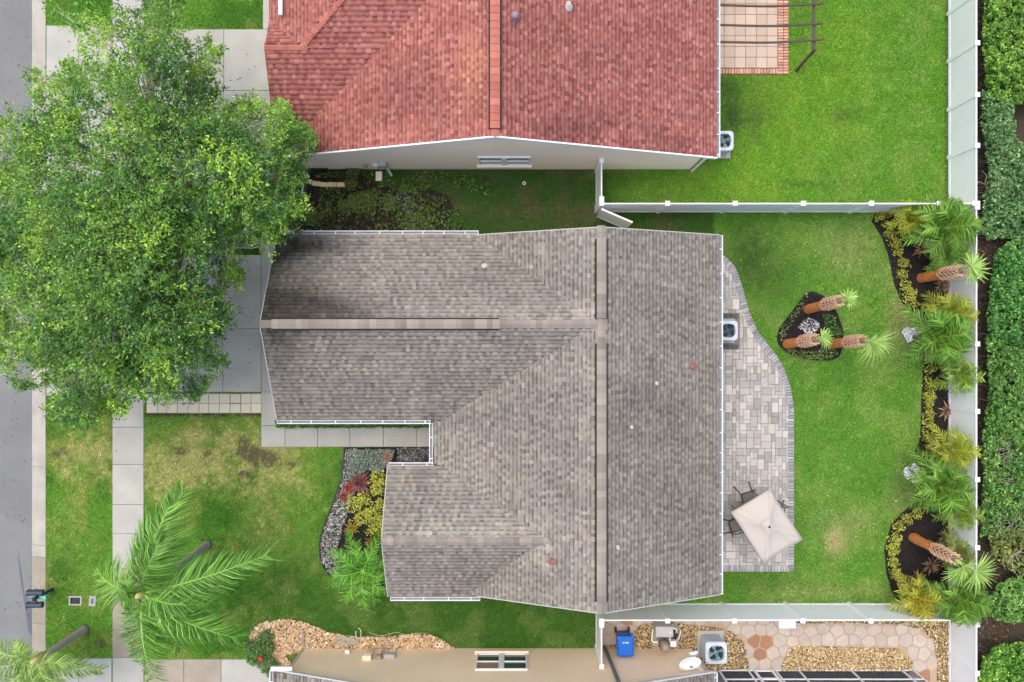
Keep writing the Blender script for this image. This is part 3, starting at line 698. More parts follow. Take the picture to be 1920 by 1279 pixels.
deck_strip(mb, lambda x, y: np.maximum(rl_n(x, y), rl_w(x, y)), np.linspace(RWX, -6.96, 9), np.linspace(LY, 13, 22), off=-.06)
deck_strip(mb, lambda x, y: np.minimum(rl_s(x, y), rl_w(x, y)), np.linspace(-6.96, -3.5, 20), np.linspace(LY, 13, 24), off=-.06)
rroofo = mb.build('roof', M_deckred, rhouse)
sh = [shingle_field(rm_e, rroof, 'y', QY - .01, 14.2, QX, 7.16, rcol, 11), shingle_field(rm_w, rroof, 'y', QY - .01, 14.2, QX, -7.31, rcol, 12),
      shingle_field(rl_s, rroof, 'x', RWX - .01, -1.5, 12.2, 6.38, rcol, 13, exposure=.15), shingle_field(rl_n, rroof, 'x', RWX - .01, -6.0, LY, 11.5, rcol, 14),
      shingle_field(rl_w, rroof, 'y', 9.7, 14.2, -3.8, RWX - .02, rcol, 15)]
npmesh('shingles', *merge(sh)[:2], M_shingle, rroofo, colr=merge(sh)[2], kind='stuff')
ridge_caps(rroofo, (QX, QY - .02, QZ), (QX, 14.2, QZ), .365, .372, M_capred, vents=[(.3, 7.6)], exposure=.24)
ridge_caps(rroofo, (RWX - .02, LY, LZ), (-6.96, LY, LZ), .427, .427, M_capred, half=.13)
hip1 = (-6.96 + 1.44 * 2, LY + 1.31 * 2, LZ + .56 * 2)
ridge_caps(rroofo, (-6.96, LY, LZ), hip1, .30, .28, M_capred, half=.13)
rwall = MB()
rwall.prism([(-7.0, 6.57), (6.80, 6.57), (6.80, 16.5), (-7.0, 16.5)], -.1, 2.60)
rwall.add([(-7.0, 6.57, 2.6), (6.80, 6.57, 2.6), (6.80, 6.57, 2.64), (QX, 6.57, 5.33), (-7.0, 6.57, 2.98)] + [(-7.0, 6.7, 2.6), (6.80, 6.7, 2.6), (6.80, 6.7, 2.64), (QX, 6.7, 5.33), (-7.0, 6.7, 2.98)],
          [(0, 1, 2, 3, 4), (9, 8, 7, 6, 5), (4, 3, 8, 9), (3, 2, 7, 8), (1, 6, 7, 2), (0, 4, 9, 5)])
rwall.prism([(-7.85, 6.62), (-6.9, 6.62), (-6.9, 16.4), (-7.85, 16.4)], -.1, 2.58)
rwall.build('wall', M_stucco_n, rhouse)
rake(rhouse, (QX, QY - .03, QZ), (7.14, QY - .03, float(rm_e(np.array(7.14), 0))), m=M_white, w=.05, h=.16); rake(rhouse, (QX, QY - .03, QZ), (-7.29, QY - .03, float(rm_w(np.array(-7.29), 0))), m=M_white, w=.05, h=.16)
rake(rhouse, (RWX - .02, LY, LZ), (RWX - .02, 6.5, float(rl_s(0, np.array(6.5)))), m=M_deckred)
gutter(rhouse, (7.15, 14.0), (7.15, QY), (1, 0), 2.58)
def downspout(house, pts, m=M_white, r=.045):
    mb = MB().tube(pts, r, 8); return mb.build('downspout', m, house)
downspout(rhouse, [(7.2, 6.5, 2.5), (6.86, 6.48, 2.2), (6.86, 6.48, .05)])
downspout(rhouse, [(-7.9, 6.5, 2.6), (-7.92, 6.46, 2.2), (-7.92, 6.46, .15), (-7.75, 6.25, .05)], r=.055)
pg = P(526, 28, 4.0); mb = MB(); bar(mb, (pg[0], pg[1], 3.98), (pg[0], pg[1] + 2.2, 3.98), .12, .1); mb.build('gutter', M_white, rhouse)
mb = MB(); z0 = 5.2; p = P(966, 38, 5.0); zz = float(rm_e(np.array(p[0]), 0)); mb.lathe((p[0], p[1], zz - .05), [(.16, 0), (.15, .1), (.11, .12), (.13, .22), (.14, .26), (.06, .33), (.01, .34)], 16).build('dome_vent', M_purple, rroofo, True)
pipe_vent(rroofo, 1065, 13, rm_e, r=.07, h=.34)
def window(house, x0, x1, z0, z1, y, face, blind=False):
    """two side by side sashes in a wall facing +y (face=1) or -y (face=-1)"""
    fr = MB(); t = .05; yo = y + face * .02; cz = (z0 + z1) / 2; xm = (x0 + x1) / 2
    for a, b in ((x0, xm - .05), (xm + .05, x1)):
        fr.box(((a + b) / 2, yo, z1 - t / 2), (b - a, .09, t)).box(((a + b) / 2, yo, z0 + t / 2), (b - a, .09, t)).box((a + t / 2, yo, cz), (t, .09, z1 - z0 - 2 * t)).box((b - t / 2, yo, cz), (t, .09, z1 - z0 - 2 * t))
        fr.box(((a + b) / 2, yo + face * .01, cz), (b - a - 2 * t, .06, .045))
    fr.box((xm, yo + face * .003, cz), (.098, .10, z1 - z0))
    f_ = fr.build('window', M_white, house)
    for a, b in ((x0, xm - .05), (xm + .05, x1)):
        for c, d in ((z0 + t, cz - .0225), (cz + .0225, z1 - t)):
            MB().box(((a + b) / 2, y + face * .012, (c + d) / 2), (b - a - 2 * t - .004, .02, d - c - .004)).build('pane', M_blind if (blind and c > cz and a == x0) else M_glass, f_)
    MB().bbox((xm, y + face * .06, z0 - .05), (x1 - x0 + .16, .14, .08), b=.02).build('sill', M_stucco_n if face < 0 else M_stucco_s, f_)
window(rhouse, -1.22, .66, .95, 2.12, 6.57, -1)

# ---- the tan house at the lower edge
shouse = thing('tan_house', 'tan stucco house with grey shingle gable roof beyond the river rock bed', 'house', (0, -13, 0))
TX, TZ, TY = -.65, 5.15, -11.62
def tm_w(x, y): return TZ - .36 * (TX - x) + 0 * y
def tm_e(x, y): return TZ - .335 * (x - TX) + 0 * y
mb = MB(); deck_strip(mb, tm_w, (-8.4, TX), (-19, TY)); deck_strip(mb, tm_e, (TX, 7.05), (-19, TY)); sroofo = mb.build('roof', M_deck, shouse)
def troof(x, y): return np.minimum(tm_w(x, y), tm_e(x, y))
def tcol(x, y, r, thick):
    c = gcol(x * 0 + 4, y * 0 - 6, r, thick); return c * (1 - .45 * (fbm(x * 3, y, 1.4, 71) > .52) * np.exp(-((x + 8.4) / 2) ** 2) - .3 * np.exp(-((x - 7.05) / 1.5) ** 2))[:, None]
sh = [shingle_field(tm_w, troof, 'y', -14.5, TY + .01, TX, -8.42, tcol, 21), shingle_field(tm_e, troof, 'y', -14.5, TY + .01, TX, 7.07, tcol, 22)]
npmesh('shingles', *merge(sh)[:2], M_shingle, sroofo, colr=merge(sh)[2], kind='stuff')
ridge_caps(sroofo, (TX, -14.5, TZ), (TX, TY, TZ), .36, .335, M_cap)
sw_ = MB(); WYS = -11.76
sw_.prism([(-8.02, WYS), (6.86, WYS), (6.86, -19), (-8.02, -19)], -.1, 2.30)
sw_.add([(-8.02, WYS, 2.3), (6.86, WYS, 2.3), (6.86, WYS, 2.5), (TX, WYS, 5.02), (-8.02, WYS, 2.37)] + [(-8.02, WYS - .15, 2.3), (6.86, WYS - .15, 2.3), (6.86, WYS - .15, 2.5), (TX, WYS - .15, 5.02), (-8.02, WYS - .15, 2.37)],
        [(4, 3, 2, 1, 0), (5, 6, 7, 8, 9), (4, 9, 8, 3), (3, 8, 7, 2), (1, 2, 7, 6), (0, 5, 9, 4)])
sw_.build('wall', M_stucco_s, shouse)
for xx in (-7.98,): MB().box((xx, WYS + .012, 1.18), (.09, .03, 2.3)).build('corner_trim', M_pipe, shouse)
rake(shouse, (TX, TY + .03, TZ), (-8.4, TY + .03, float(tm_w(np.array(-8.4), 0))), w=.05, h=.14); rake(shouse, (TX, TY + .03, TZ), (7.05, TY + .03, float(tm_e(np.array(7.05), 0))), w=.05, h=.14)
gutter(shouse, (-8.42, -19), (-8.42, TY), (-1, 0), 2.35); gutter(shouse, (7.07, -19), (7.07, TY), (1, 0), 2.55)
MB().box((-8.1, TY + .1, 2.42), (.75, .14, .12)).build('gutter_return', M_white, shouse)
window(shouse, -1.32, .55, .62, 2.02, WYS, 1, blind=True)
downspout(shouse, [(3.66, WYS + .07, 3.1), (3.60, WYS + .07, 1.5), (3.54, WYS + .07, .05)], m=M_slate, r=.07)

# ------------------------------------------------------------------ fences
def fence(name, label, p0, p1, spacing, first=0.0, h=1.83, group='white vinyl privacy fences', post_at=None):
    p0 = np.array(p0, float); p1 = np.array(p1, float); Ln = np.linalg.norm(p1 - p0); d = (p1 - p0) / Ln; rz = math.atan2(d[1], d[0])
    t = thing(name, label, 'fence', (*p0, 0), group)
    ts = list(post_at) if post_at is not None else ([first] if first else [0.0])
    if post_at is None:
        while ts[-1] + spacing < Ln - .3: ts.append(ts[-1] + spacing)
        if first: ts = [0.0] + ts
        ts.append(Ln)
    pm = MB().bbox((0, 0, h / 2), (.127, .127, h + .06), b=.006).mesh('post', M_vinyl)
    cm = MB(); cm.add([(-.085, -.085, 0), (.085, -.085, 0), (.085, .085, 0), (-.085, .085, 0), (-.085, -.085, .03), (.085, -.085, .03), (.085, .085, .03), (-.085, .085, .03), (0, 0, .075)],
                      [(3, 2, 1, 0), (0, 1, 5, 4), (1, 2, 6, 5), (2, 3, 7, 6), (3, 0, 4, 7), (4, 5, 8), (5, 6, 8), (6, 7, 8), (7, 4, 8)]); cm = cm.mesh('cap', M_vinyl)
    for q in ts:
        x, y = p0 + d * q; po = inst('post', pm, t, (x, y, 0)); c = inst('cap', cm, None, (0, 0, 0)); c.parent = po; c.location = (0, 0, h + .03); po.rotation_euler = (0, 0, rz)
    for a, b in zip(ts[:-1], ts[1:]):
        w = b - a - .13
        if w < .1: continue
        c = p0 + d * (a + b) / 2
        # tongue-and-groove board panel with shallow V grooves, one mesh
        nb = max(1, round(w / .17)); mbp = MB(); xs = []
        for i in range(nb):
            xa = -w / 2 + i * w / nb; xb = xa + w / nb; xs += [(xa, .008), (xa + .005, .011), (xb - .005, .011), (xb, .008)]
        n = len(xs); vs_ = [(x, y, z) for z in (.13, h - .09) for x, y in xs] + [(x, -y, z) for z in (.13, h - .09) for x, y in xs]
        fs = [(i, n + i, n + i + 1, i + 1) for i in range(n - 1)] + [(2 * n + i, 2 * n + i + 1, 3 * n + i + 1, 3 * n + i) for i in range(n - 1)] + [(0, 2 * n, 3 * n, n), (n - 1, 2 * n - 1, 4 * n - 1, 3 * n - 1)]
        mbp.add(vs_, fs); ob = mbp.build('panel', M_vinyl, t, at=(c[0], c[1], 0)); ob.rotation_euler = (0, 0, rz)
        for nm, zz, hh in (('top_rail', h - .05, .09), ('bottom_rail', .08, .13)):
            ob = MB().bbox((0, 0, 0), (w, .048, hh), b=.008).build(nm, M_vinyl, t, at=(c[0], c[1], zz)); ob.rotation_euler = (0, 0, rz)
    return t
FZ = 1.9
fx = 16.70; fyN = 4.94; fyS = -10.04
ft = lambda py: P(0, py, FZ)[1]
nposts = [fyN, ft(366) if False else ft(272.5), ft(177), ft(80), ft(-15), ft(-110), ft(-205)]
fence('vinyl_fence', 'tall white vinyl fence behind the red-roofed house, between bright lawn and hedge', (fx, fyN), (fx, nposts[-1]), 1.83, post_at=[p - fyN for p in nposts])
sposts = [0.0] + [fyN - ft(y) for y in (518, 645, 771.6, 899.5, 1027.5)] + [fyN - fyS]
fence('vinyl_fence', 'white vinyl fence behind the mulch bed of small palms', (fx, fyN - .10), (fx, fyS), 2.44, post_at=[.04] + [s - .10 for s in sposts[1:]])
fence('vinyl_fence', 'white vinyl fence behind the flagstone path, below the palm bed corner', (fx, fyS - .1), (fx, -19), 2.44, post_at=[.04, -ft(1263) + fyS - .1, 4.6, 7.04])
xt = lambda px: P(px, 0, FZ)[0]
nx_posts = [3.22] + [xt(v) for v in (1252, 1379, 1507, 1635, 1762)] + [fx - .1]
fence('vinyl_fence', 'white vinyl fence dividing the grey house lawn from the red house lawn', (3.22, fyN), (fx - .1, fyN), 2.44, post_at=[v - 3.22 for v in nx_posts[:-1]] + [fx - .1 - 3.22])
sx_posts = [3.22] + [xt(v) for v in (1252, 1378, 1506, 1634)] + [fx - .1]
fence('vinyl_fence', 'white vinyl fence between the back lawn and the flagstone side yard', (3.22, fyS), (fx - .1, fyS), 2.44, post_at=[v - 3.22 for v in sx_posts])
fence('vinyl_fence', 'short white fence section joining the red house wall beside the open gate', (3.22, fyN + .14), (3.22, 6.48), 2.44, post_at=[0.02, 1.40])
fence('vinyl_fence', 'short white fence section running down to the tan house wall near the blue bin', (3.22, fyS - .14), (3.22, -11.68), 2.44, post_at=[0.02, 1.5])
gate = thing('gate', 'white vinyl gate leaf standing open at the fence corner', 'gate', (3.3, 4.9, 0))
ga, gb = P(1128, 392, 1.8), P(1186, 417, 1.8)
gd = (gb - ga)[:2]; gl = np.linalg.norm(gd); grz = math.atan2(gd[1], gd[0]); gc = (ga + gb) / 2
for nm, sz, off in (('panel', (gl - .1, .02, 1.5), (0, 0, .98)), ('top_rail', (gl - .1, .06, .09), (0, 0, 1.765)), ('bottom_rail', (gl - .1, .05, .12), (0, 0, .17))):
    ob = MB().bbox((0, 0, 0), sz, b=.006).build(nm, M_vinyl, gate, at=(gc[0], gc[1], off[2])); ob.rotation_euler = (0, 0, grz)
for s_ in (-1, 1):
    ob = MB().bbox((0, 0, 0), (.08, .062, 1.74), b=.006).build('stile', M_vinyl, gate, at=(gc[0] + s_ * math.cos(grz) * (gl / 2 - .04), gc[1] + s_ * math.sin(grz) * (gl / 2 - .04), .95)); ob.rotation_euler = (0, 0, grz)

# ------------------------------------------------------------------ beds: mulch, rocks, gravel
def bed(name, pix, m=M_mulch, z=.012, smooth=True):
    q = spline(pix, 5, closed=True) if smooth else np.array(pix, float)
    return struct(MB().prism(pp([tuple(v) for v in q]), -.1, z).build(name, m)), q
def scatter_in(q, n):
    x0, y0 = q.min(0); x1, y1 = q.max(0); px = rng.uniform(x0, x1, n); py = rng.uniform(y0, y1, n); k = inpoly(px, py, q); return px[k], py[k]
def chips(parent, q, n, z=.015, L=.09, W=.03, cols=((36, 32, 31), (26, 24, 24), (52, 44, 40))):
    px, py = scatter_in(q, n); m = len(px); C = np.stack([(px - 960) / 49, (639.5 - py) / 49, z + rng.uniform(0, .035, m)], 1)
    pal = np.array([S(*c) for c in cols]); cc = pal[rng.integers(0, len(pal), m)] * rng.lognormal(0, .3, m)[:, None]
    V, Fq, c = leafquads(C, L * rng.uniform(.5, 1.3, m), W * rng.uniform(.6, 1.4, m), cc, up=.9)
    return npmesh('mulch_chips', V, Fq, M_chip, parent, colr=c, kind='stuff')
ico_v = []; t_ = (1 + 5 ** .5) / 2
ICO = np.array([(-1, t_, 0), (1, t_, 0), (-1, -t_, 0), (1, -t_, 0), (0, -1, t_), (0, 1, t_), (0, -1, -t_), (0, 1, -t_), (t_, 0, -1), (t_, 0, 1), (-t_, 0, -1), (-t_, 0, 1)], float); ICO /= np.linalg.norm(ICO[0])
ICF = np.array([(0, 11, 5), (0, 5, 1), (0, 1, 7), (0, 7, 10), (0, 10, 11), (1, 5, 9), (5, 11, 4), (11, 10, 2), (10, 7, 6), (7, 1, 8), (3, 9, 4), (3, 4, 2), (3, 2, 6), (3, 6, 8), (3, 8, 9), (4, 9, 5), (2, 4, 11), (6, 2, 10), (8, 6, 7), (9, 8, 1)])
def pebbles(parent, px, py, size, cols, z=.02, name='pebbles'):
    n = len(px); r = size * rng.lognormal(0, .28, n); sc = rng.uniform(.65, 1.3, (n, 3)) * r[:, None]; sc[:, 2] *= .6
    a = rng.uniform(0, 2 * np.pi, n); ca, sa = np.cos(a)[:, None], np.sin(a)[:, None]
    v = ICO[None] * sc[:, None, :] * rng.uniform(.85, 1.15, (n, 12, 1))
    vx = v[..., 0] * ca - v[..., 1] * sa; vy = v[..., 0] * sa + v[..., 1] * ca
    C = np.stack([(px - 960) / 49, (639.5 - py) / 49, z + rng.uniform(0, .02, n)], 1)
    V = np.stack([vx + C[:, 0:1], vy + C[:, 1:2], v[..., 2] + C[:, 2:3]], 2).reshape(-1, 3)
    Fq = (np.arange(n)[:, None, None] * 12 + ICF[None]).reshape(-1, 3)
    pal = np.array([S(*c) for c in cols]); cc = pal[rng.integers(0, len(pal), n)] * rng.lognormal(0, .15, n)[:, None]
    return npmesh(name, V, Fq, M_stone, parent, colr=np.repeat(cc, 12, 0), kind='stuff')
bf, qf = bed('planting_bed', FRONT_BED, smooth=False); chips(bf, qf, 2600)
bi, qi = bed('island_bed', ISLAND); chips(bi, qi, 3400)
be, qe = bed('palm_bed', BED_E, smooth=False); chips(be, qe, 9000)
bn, qn = bed('side_bed', NBED, smooth=False); chips(bn, qn, 6000, cols=((60, 50, 40), (40, 36, 32), (86, 74, 58)))
br_, qr = bed('rock_bed', ROCKBED, M_soil); ppx, ppy = scatter_in(qr, 9000)
pebbles(br_, ppx, ppy, .042, ((196, 166, 126), (182, 150, 110), (210, 188, 156), (164, 134, 100), (192, 174, 150)), name='river_rocks')
# dark strip of earth behind the east fence
fa, fb = P(1778, 0), P(1905, 0)
hb = struct(MB().prism([(fa[0] + .1, -20), (25, -20), (25, 20), (fa[0] + .1, 20)], -.1, .0).build('hedge_bed', mat('hedge_soil', S(70, 60, 50), .95, .4, 14, .9, 50)))
qh = np.array([(1778, -20), (1900, -20), (1900, 1300), (1778, 1300)], float); chips(hb, qh, 16000, z=.01, cols=((84, 68, 54), (58, 48, 40), (104, 86, 70), (134, 116, 96)))
pth = struct(MB().prism([(19.9, 6), (22, 6), (22, 14), (19.9, 14)], -.1, .02).build('path', M_conc))
# front bed: pale gravel along the edging, dark rock by the porch, black edging
qg = np.array([(648, 841), (672, 841), (668, 880), (662, 930), (645, 985), (632, 1030), (640, 1085), (618, 1077), (604, 1054), (600, 1023), (609, 987), (628, 938), (643, 885)], float)
ppx, ppy = scatter_in(qg, 5200); pebbles(bf, ppx, ppy, .026, ((150, 150, 146), (120, 122, 120), (176, 176, 170), (92, 94, 92)), name='pale_gravel')
qd = np.array([(746, 840), (806, 840), (806, 868), (746, 868)], float); ppx, ppy = scatter_in(qd, 1100); pebbles(bf, ppx, ppy, .034, ((96, 96, 96), (70, 70, 72), (132, 130, 126), (56, 54, 54)), name='dark_gravel')
eq = spline([(645, 839), (642, 885), (627, 937), (608, 986), (599.5, 1023), (603, 1055), (617, 1078), (636, 1088)], 8)
mb = MB(); mb.tube([P(x, y, .035) for x, y in eq], .035, 6); struct(mb.build('bed_edging', M_black))

# ------------------------------------------------------------------ flagstone side yard
GRAV = [np.array([(1186, 1186), (1200, 1173), (1245, 1164), (1292, 1172), (1340, 1176), (1372, 1184), (1393, 1203), (1401, 1232), (1405, 1254), (1330, 1256), (1310, 1232), (1130, 1226), (1130, 1211), (1182, 1206)], float),
        np.array([(1478, 1216), (1490, 1211), (1680, 1216), (1700, 1225), (1711, 1245), (1711, 1257), (1462, 1257)], float),
        np.array([(1445, 1150), (1452, 1164), (1475, 1170), (1500, 1170), (1560, 1167), (1640, 1169), (1692, 1171), (1730, 1182), (1750, 1202), (1757, 1240), (1757, 1330), (1790, 1330), (1790, 1135), (1445, 1135)], float)]
fp = struct(MB().prism(pp([(1127, 1135), (1782, 1135), (1782, 1400), (1127, 1400)]), -.1, .006).build('flagstone_path', M_mortar))
def clip_half(poly, a, b):
    """keep the side of points nearer a than b"""
    m = ((a[0] + b[0]) / 2, (a[1] + b[1]) / 2); nrm = (b[0] - a[0], b[1] - a[1]); out = []
    f = lambda p: (p[0] - m[0]) * nrm[0] + (p[1] - m[1]) * nrm[1]
    for i in range(len(poly)):
        p, q = poly[i], poly[(i + 1) % len(poly)]; fp_, fq = f(p), f(q)
        if fp_ <= 0: out.append(p)
        if (fp_ < 0) != (fq < 0): t = fp_ / (fp_ - fq); out.append((p[0] + (q[0] - p[0]) * t, p[1] + (q[1] - p[1]) * t))
    return out
seeds = []
for j in range(12):
    for i in range(30):
        sx, sy = 1135 + i * 24 + (12 if j % 2 else 0) + random.uniform(-5, 5), 1140 + j * 21 + random.uniform(-5, 5)
        if sx < 1790 and sy < 1340: seeds.append((sx, sy))
BROWN = [(1412, 1207), (1436, 1207), (1412, 1222), (1430, 1220), (1415, 1196), (1736, 1260), (1741, 1272), (1185, 1172), (1166, 1168)]
for s0 in seeds:
    xa, xb, ya, yb = max(s0[0] - 40, 1128), min(s0[0] + 40, 1776), max(s0[1] - 40, 1138), s0[1] + 40
    poly = [(xa, ya), (xb, ya), (xb, yb), (xa, yb)]
    for s1 in seeds:
        if s1 is not s0 and abs(s1[0] - s0[0]) < 70 and abs(s1[1] - s0[1]) < 70: poly = clip_half(poly, s0, s1)
    if len(poly) < 3: continue
    cx = sum(p[0] for p in poly) / len(poly); cy = sum(p[1] for p in poly) / len(poly)
    if cy > 1258 and cx < 1705: continue
    if cx < 1300 and cy > 1214: continue
    if cx > 1772: continue
    if any(bool(inpoly(np.array([cx]), np.array([cy]), g_)[0]) for g_ in GRAV): continue
    poly = [(cx + (p[0] - cx) * (1 - 1.3 / max(3, math.hypot(p[0] - cx, p[1] - cy))), cy + (p[1] - cy) * (1 - 1.3 / max(3, math.hypot(p[0] - cx, p[1] - cy)))) for p in poly]
    w_ = [P(*p) for p in poly]; c0 = P(cx, cy)
    brn = any(math.hypot(cx - b[0], cy - b[1]) < 11 for b in BROWN)
    MB().prism([(v[0] - c0[0], v[1] - c0[1]) for v in w_], -.03, .022, b=.010).build('flagstone', M_flagbr if brn else M_flag, fp, at=(c0[0], c0[1], random.uniform(-.003, .004)))
gb_ = struct(MB().prism(pp([tuple(v) for v in GRAV[0]]), -.05, .026).build('gravel_bed', M_soil))
allpx = []
for k_, g_ in enumerate(GRAV):
    if k_: MB().prism(pp([tuple(v) for v in g_]), -.05, .026).build('gravel_pocket', M_soil, gb_)
    a_, b_ = scatter_in(g_, (11000, 11500, 26000)[k_]); kk = (b_ < 1285); allpx.append((a_[kk], b_[kk]))
pebbles(gb_, np.concatenate([a for a, b in allpx]), np.concatenate([b for a, b in allpx]), .024, ((196, 174, 130), (172, 148, 106), (216, 198, 160), (138, 116, 82), (108, 90, 66), (188, 166, 126)), z=.032, name='pea_gravel')

# ------------------------------------------------------------------ grey house patio
pat = struct(MB().prism(pp(PATIO), -.1, .018).build('patio', M_paverbed))
unit = MB().bbox((0, 0, 0), (1, 1, .06), b=.010)
um = MB(); um.bbox((0, 0, 0), (1, 1, .06), b=.02); um = um.mesh('paver', M_paver)
U = .136; a0 = P(1346, 474); a1 = P(1488, 1071)
nxu = int((a1[0] - a0[0]) / U); nyu = int((a0[1] - a1[1]) / U); occ = np.zeros((nxu, nyu), bool)
inner = np.array(PATIO, float).copy()
cpoly = inner.mean(0)
def inpat(px, py, m=0): return bool(inpoly(np.array([px - m]), np.array([py]), PATIO)[0] and inpoly(np.array([px + m]), np.array([py - m * .8]), PATIO)[0])
pavs = []
for j in range(nyu):
    for i in range(nxu):
        if occ[i, j]: continue
        cands = [(2, 2), (3, 2), (2, 3), (2, 1), (1, 2), (1, 2), (2, 1)]; random.shuffle(cands); placed = None
        for (w_, h_) in cands + [(1, 1)]:
            if i + w_ > nxu or j + h_ > nyu or occ[i:i + w_, j:j + h_].any(): continue
            cx, cy = a0[0] + (i + w_ / 2) * U, a0[1] - (j + h_ / 2) * U
            cor = [(960 + (cx + sx * w_ * U / 2) * 49, 639.5 - (cy + sy * h_ * U / 2) * 49) for sx in (-1, 1) for sy in (-1, 1)]
            if all(inpat(x + (3 if x > 1350 else 0), y) or x < 1350 for x, y in cor) and not (w_ * h_ > 1 and any(1348 < x < 1386 and 588 < y < 656 for x, y in cor)): placed = (w_, h_, cx, cy); break
            if (w_, h_) == (1, 1): occ[i, j] = True
        if placed:
            w_, h_, cx, cy = placed; occ[i:i + w_, j:j + h_] = True
            px_, py_ = 960 + cx * 49, 639.5 - cy * 49
            if 1348 < px_ < 1383 and 590 < py_ < 655: continue
            pavs.append((w_ * h_, cx, cy, w_, h_))
pavs.sort(key=lambda p: -p[0]); rest = MB()
for i, (ar, cx, cy, w_, h_) in enumerate(pavs):
    z = .016 + random.uniform(-.003, .003)
    if i < 290: inst('paver', um, pat, (cx, cy, z), sc=(w_ * U - .008, h_ * U - .008, 1))
    else:
        k_ = random.random(); rest.cur = tuple((S(150, 150, 148) * (1 - k_) + S(178, 174, 168) * k_) * random.uniform(.8, 1.2)); rest.bbox((cx, cy, z), (w_ * U - .008, h_ * U - .008, .06), b=.008)
tag(rest.build('small_pavers', M_stone, pat), kind='stuff')
# soldier course border
edge = spline(PATIO[:12], 10); edge = np.vstack([edge, np.array([(1488, 1071)])])
seg = np.cumsum(np.r_[0, np.linalg.norm(np.diff(edge, axis=0), axis=1)]); tot = seg[-1]
bm_ = MB().bbox((0, 0, 0), (.24, .094, .07), b=.010).mesh('border_brick', M_paverb)
for t in np.arange(3, tot - 6, .112 * 49):
    x = np.interp(t, seg, edge[:, 0]); y = np.interp(t, seg, edge[:, 1]); x2 = np.interp(t + 1, seg, edge[:, 0]); y2 = np.interp(t + 1, seg, edge[:, 1])
    dx, dy = x2 - x, -(y2 - y); rz = math.atan2(dy, dx); nx_, ny_ = dy, -dx   # right-hand normal is outside (going down the right side): step inside
    L_ = math.hypot(nx_, ny_); c = P(x, y); inst('border_brick', bm_, pat, (c[0] + nx_ / L_ * .12, c[1] + ny_ / L_ * .12, .028), rz=rz + math.pi / 2)
for x in np.arange(1350, 1478, .112 * 49):
    c = P(x, 1065.5); inst('border_brick', bm_, pat, (c[0], c[1], .028), rz=math.pi / 2)
# dark paver pad round the condenser
dm = MB().bbox((0, 0, 0), (.10, .18, .07), b=.01).mesh('paver', M_paverdk)
for yy in (593, 651):
    for k_ in range(7):
        c = P(1350 + k_ * 5.2, yy); inst('dark_paver', dm, pat, (c[0], c[1], .03))

# ------------------------------------------------------------------ red house patio
tp = struct(MB().prism(pp([(1340, -200), (1478, -200), (1478, 140), (1340, 140)]), -.1, .012).build('neighbour_patio', M_joint))
tm_ = MB().bbox((0, 0, 0), (.394, .394, .06), b=.008).mesh('paver', M_tanpav)
bk = MB().bbox((0, 0, 0), (.188, .09, .06), b=.008).mesh('brick', M_brick)
for i in range(6):
    for j in range(10):
        c = P(1457.5 - 10 - i * 20, 118 - j * 20 - 0); inst('paver', tm_, tp, (c[0], c[1], .01 + random.uniform(-.002, .002)))
for j in range(36):
    for k_ in range(2): c = P(1463 + k_ * 10.2, 136.5 - j * 5.5); inst('brick', bk, tp, (c[0], c[1], .012))
for i in range(20):
    c = P(1456 - i * 5.5, 134); inst('brick', bk, tp, (c[0], c[1], .012), rz=math.pi / 2)
# pergola
pgl = thing('pergola', 'weathered wooden pergola frame over the tan paver patio', 'pergola', (*P(1493, 133)[:2], 0))
bx0 = P(1527, 92, 2.15)
mb = MB(); mb.tube([P(1493, 133, 0), P(1510, 113, 1.05), P(1529, 93, 2.1)], [.055, .05, .05], 8).build('post', M_wood, pgl)
mb = MB(); mb.tube([(bx0[0] - .02, y, 2.15 + .02 * math.sin(y * 3)) for y in np.linspace(bx0[1] - .05, bx0[1] + 5.5, 12)], .06, 8).build('beam', M_wood, pgl)
for py in (10, 47, 79, -28, -66):
    a_ = P(1347, py, 2.25); b_ = P(1543, py - 3, 2.25)
    if py == 79: b_ = P(1545, 74, 2.25)
    pts = [a_ + (b_ - a_) * t + np.array([0, -.06 * math.sin(t * 3.1), .015 * math.sin(t * 9)]) for t in np.linspace(0, 1, 9)]
    MB().tube(pts, .042, 7).build('rafter', M_wood, pgl)

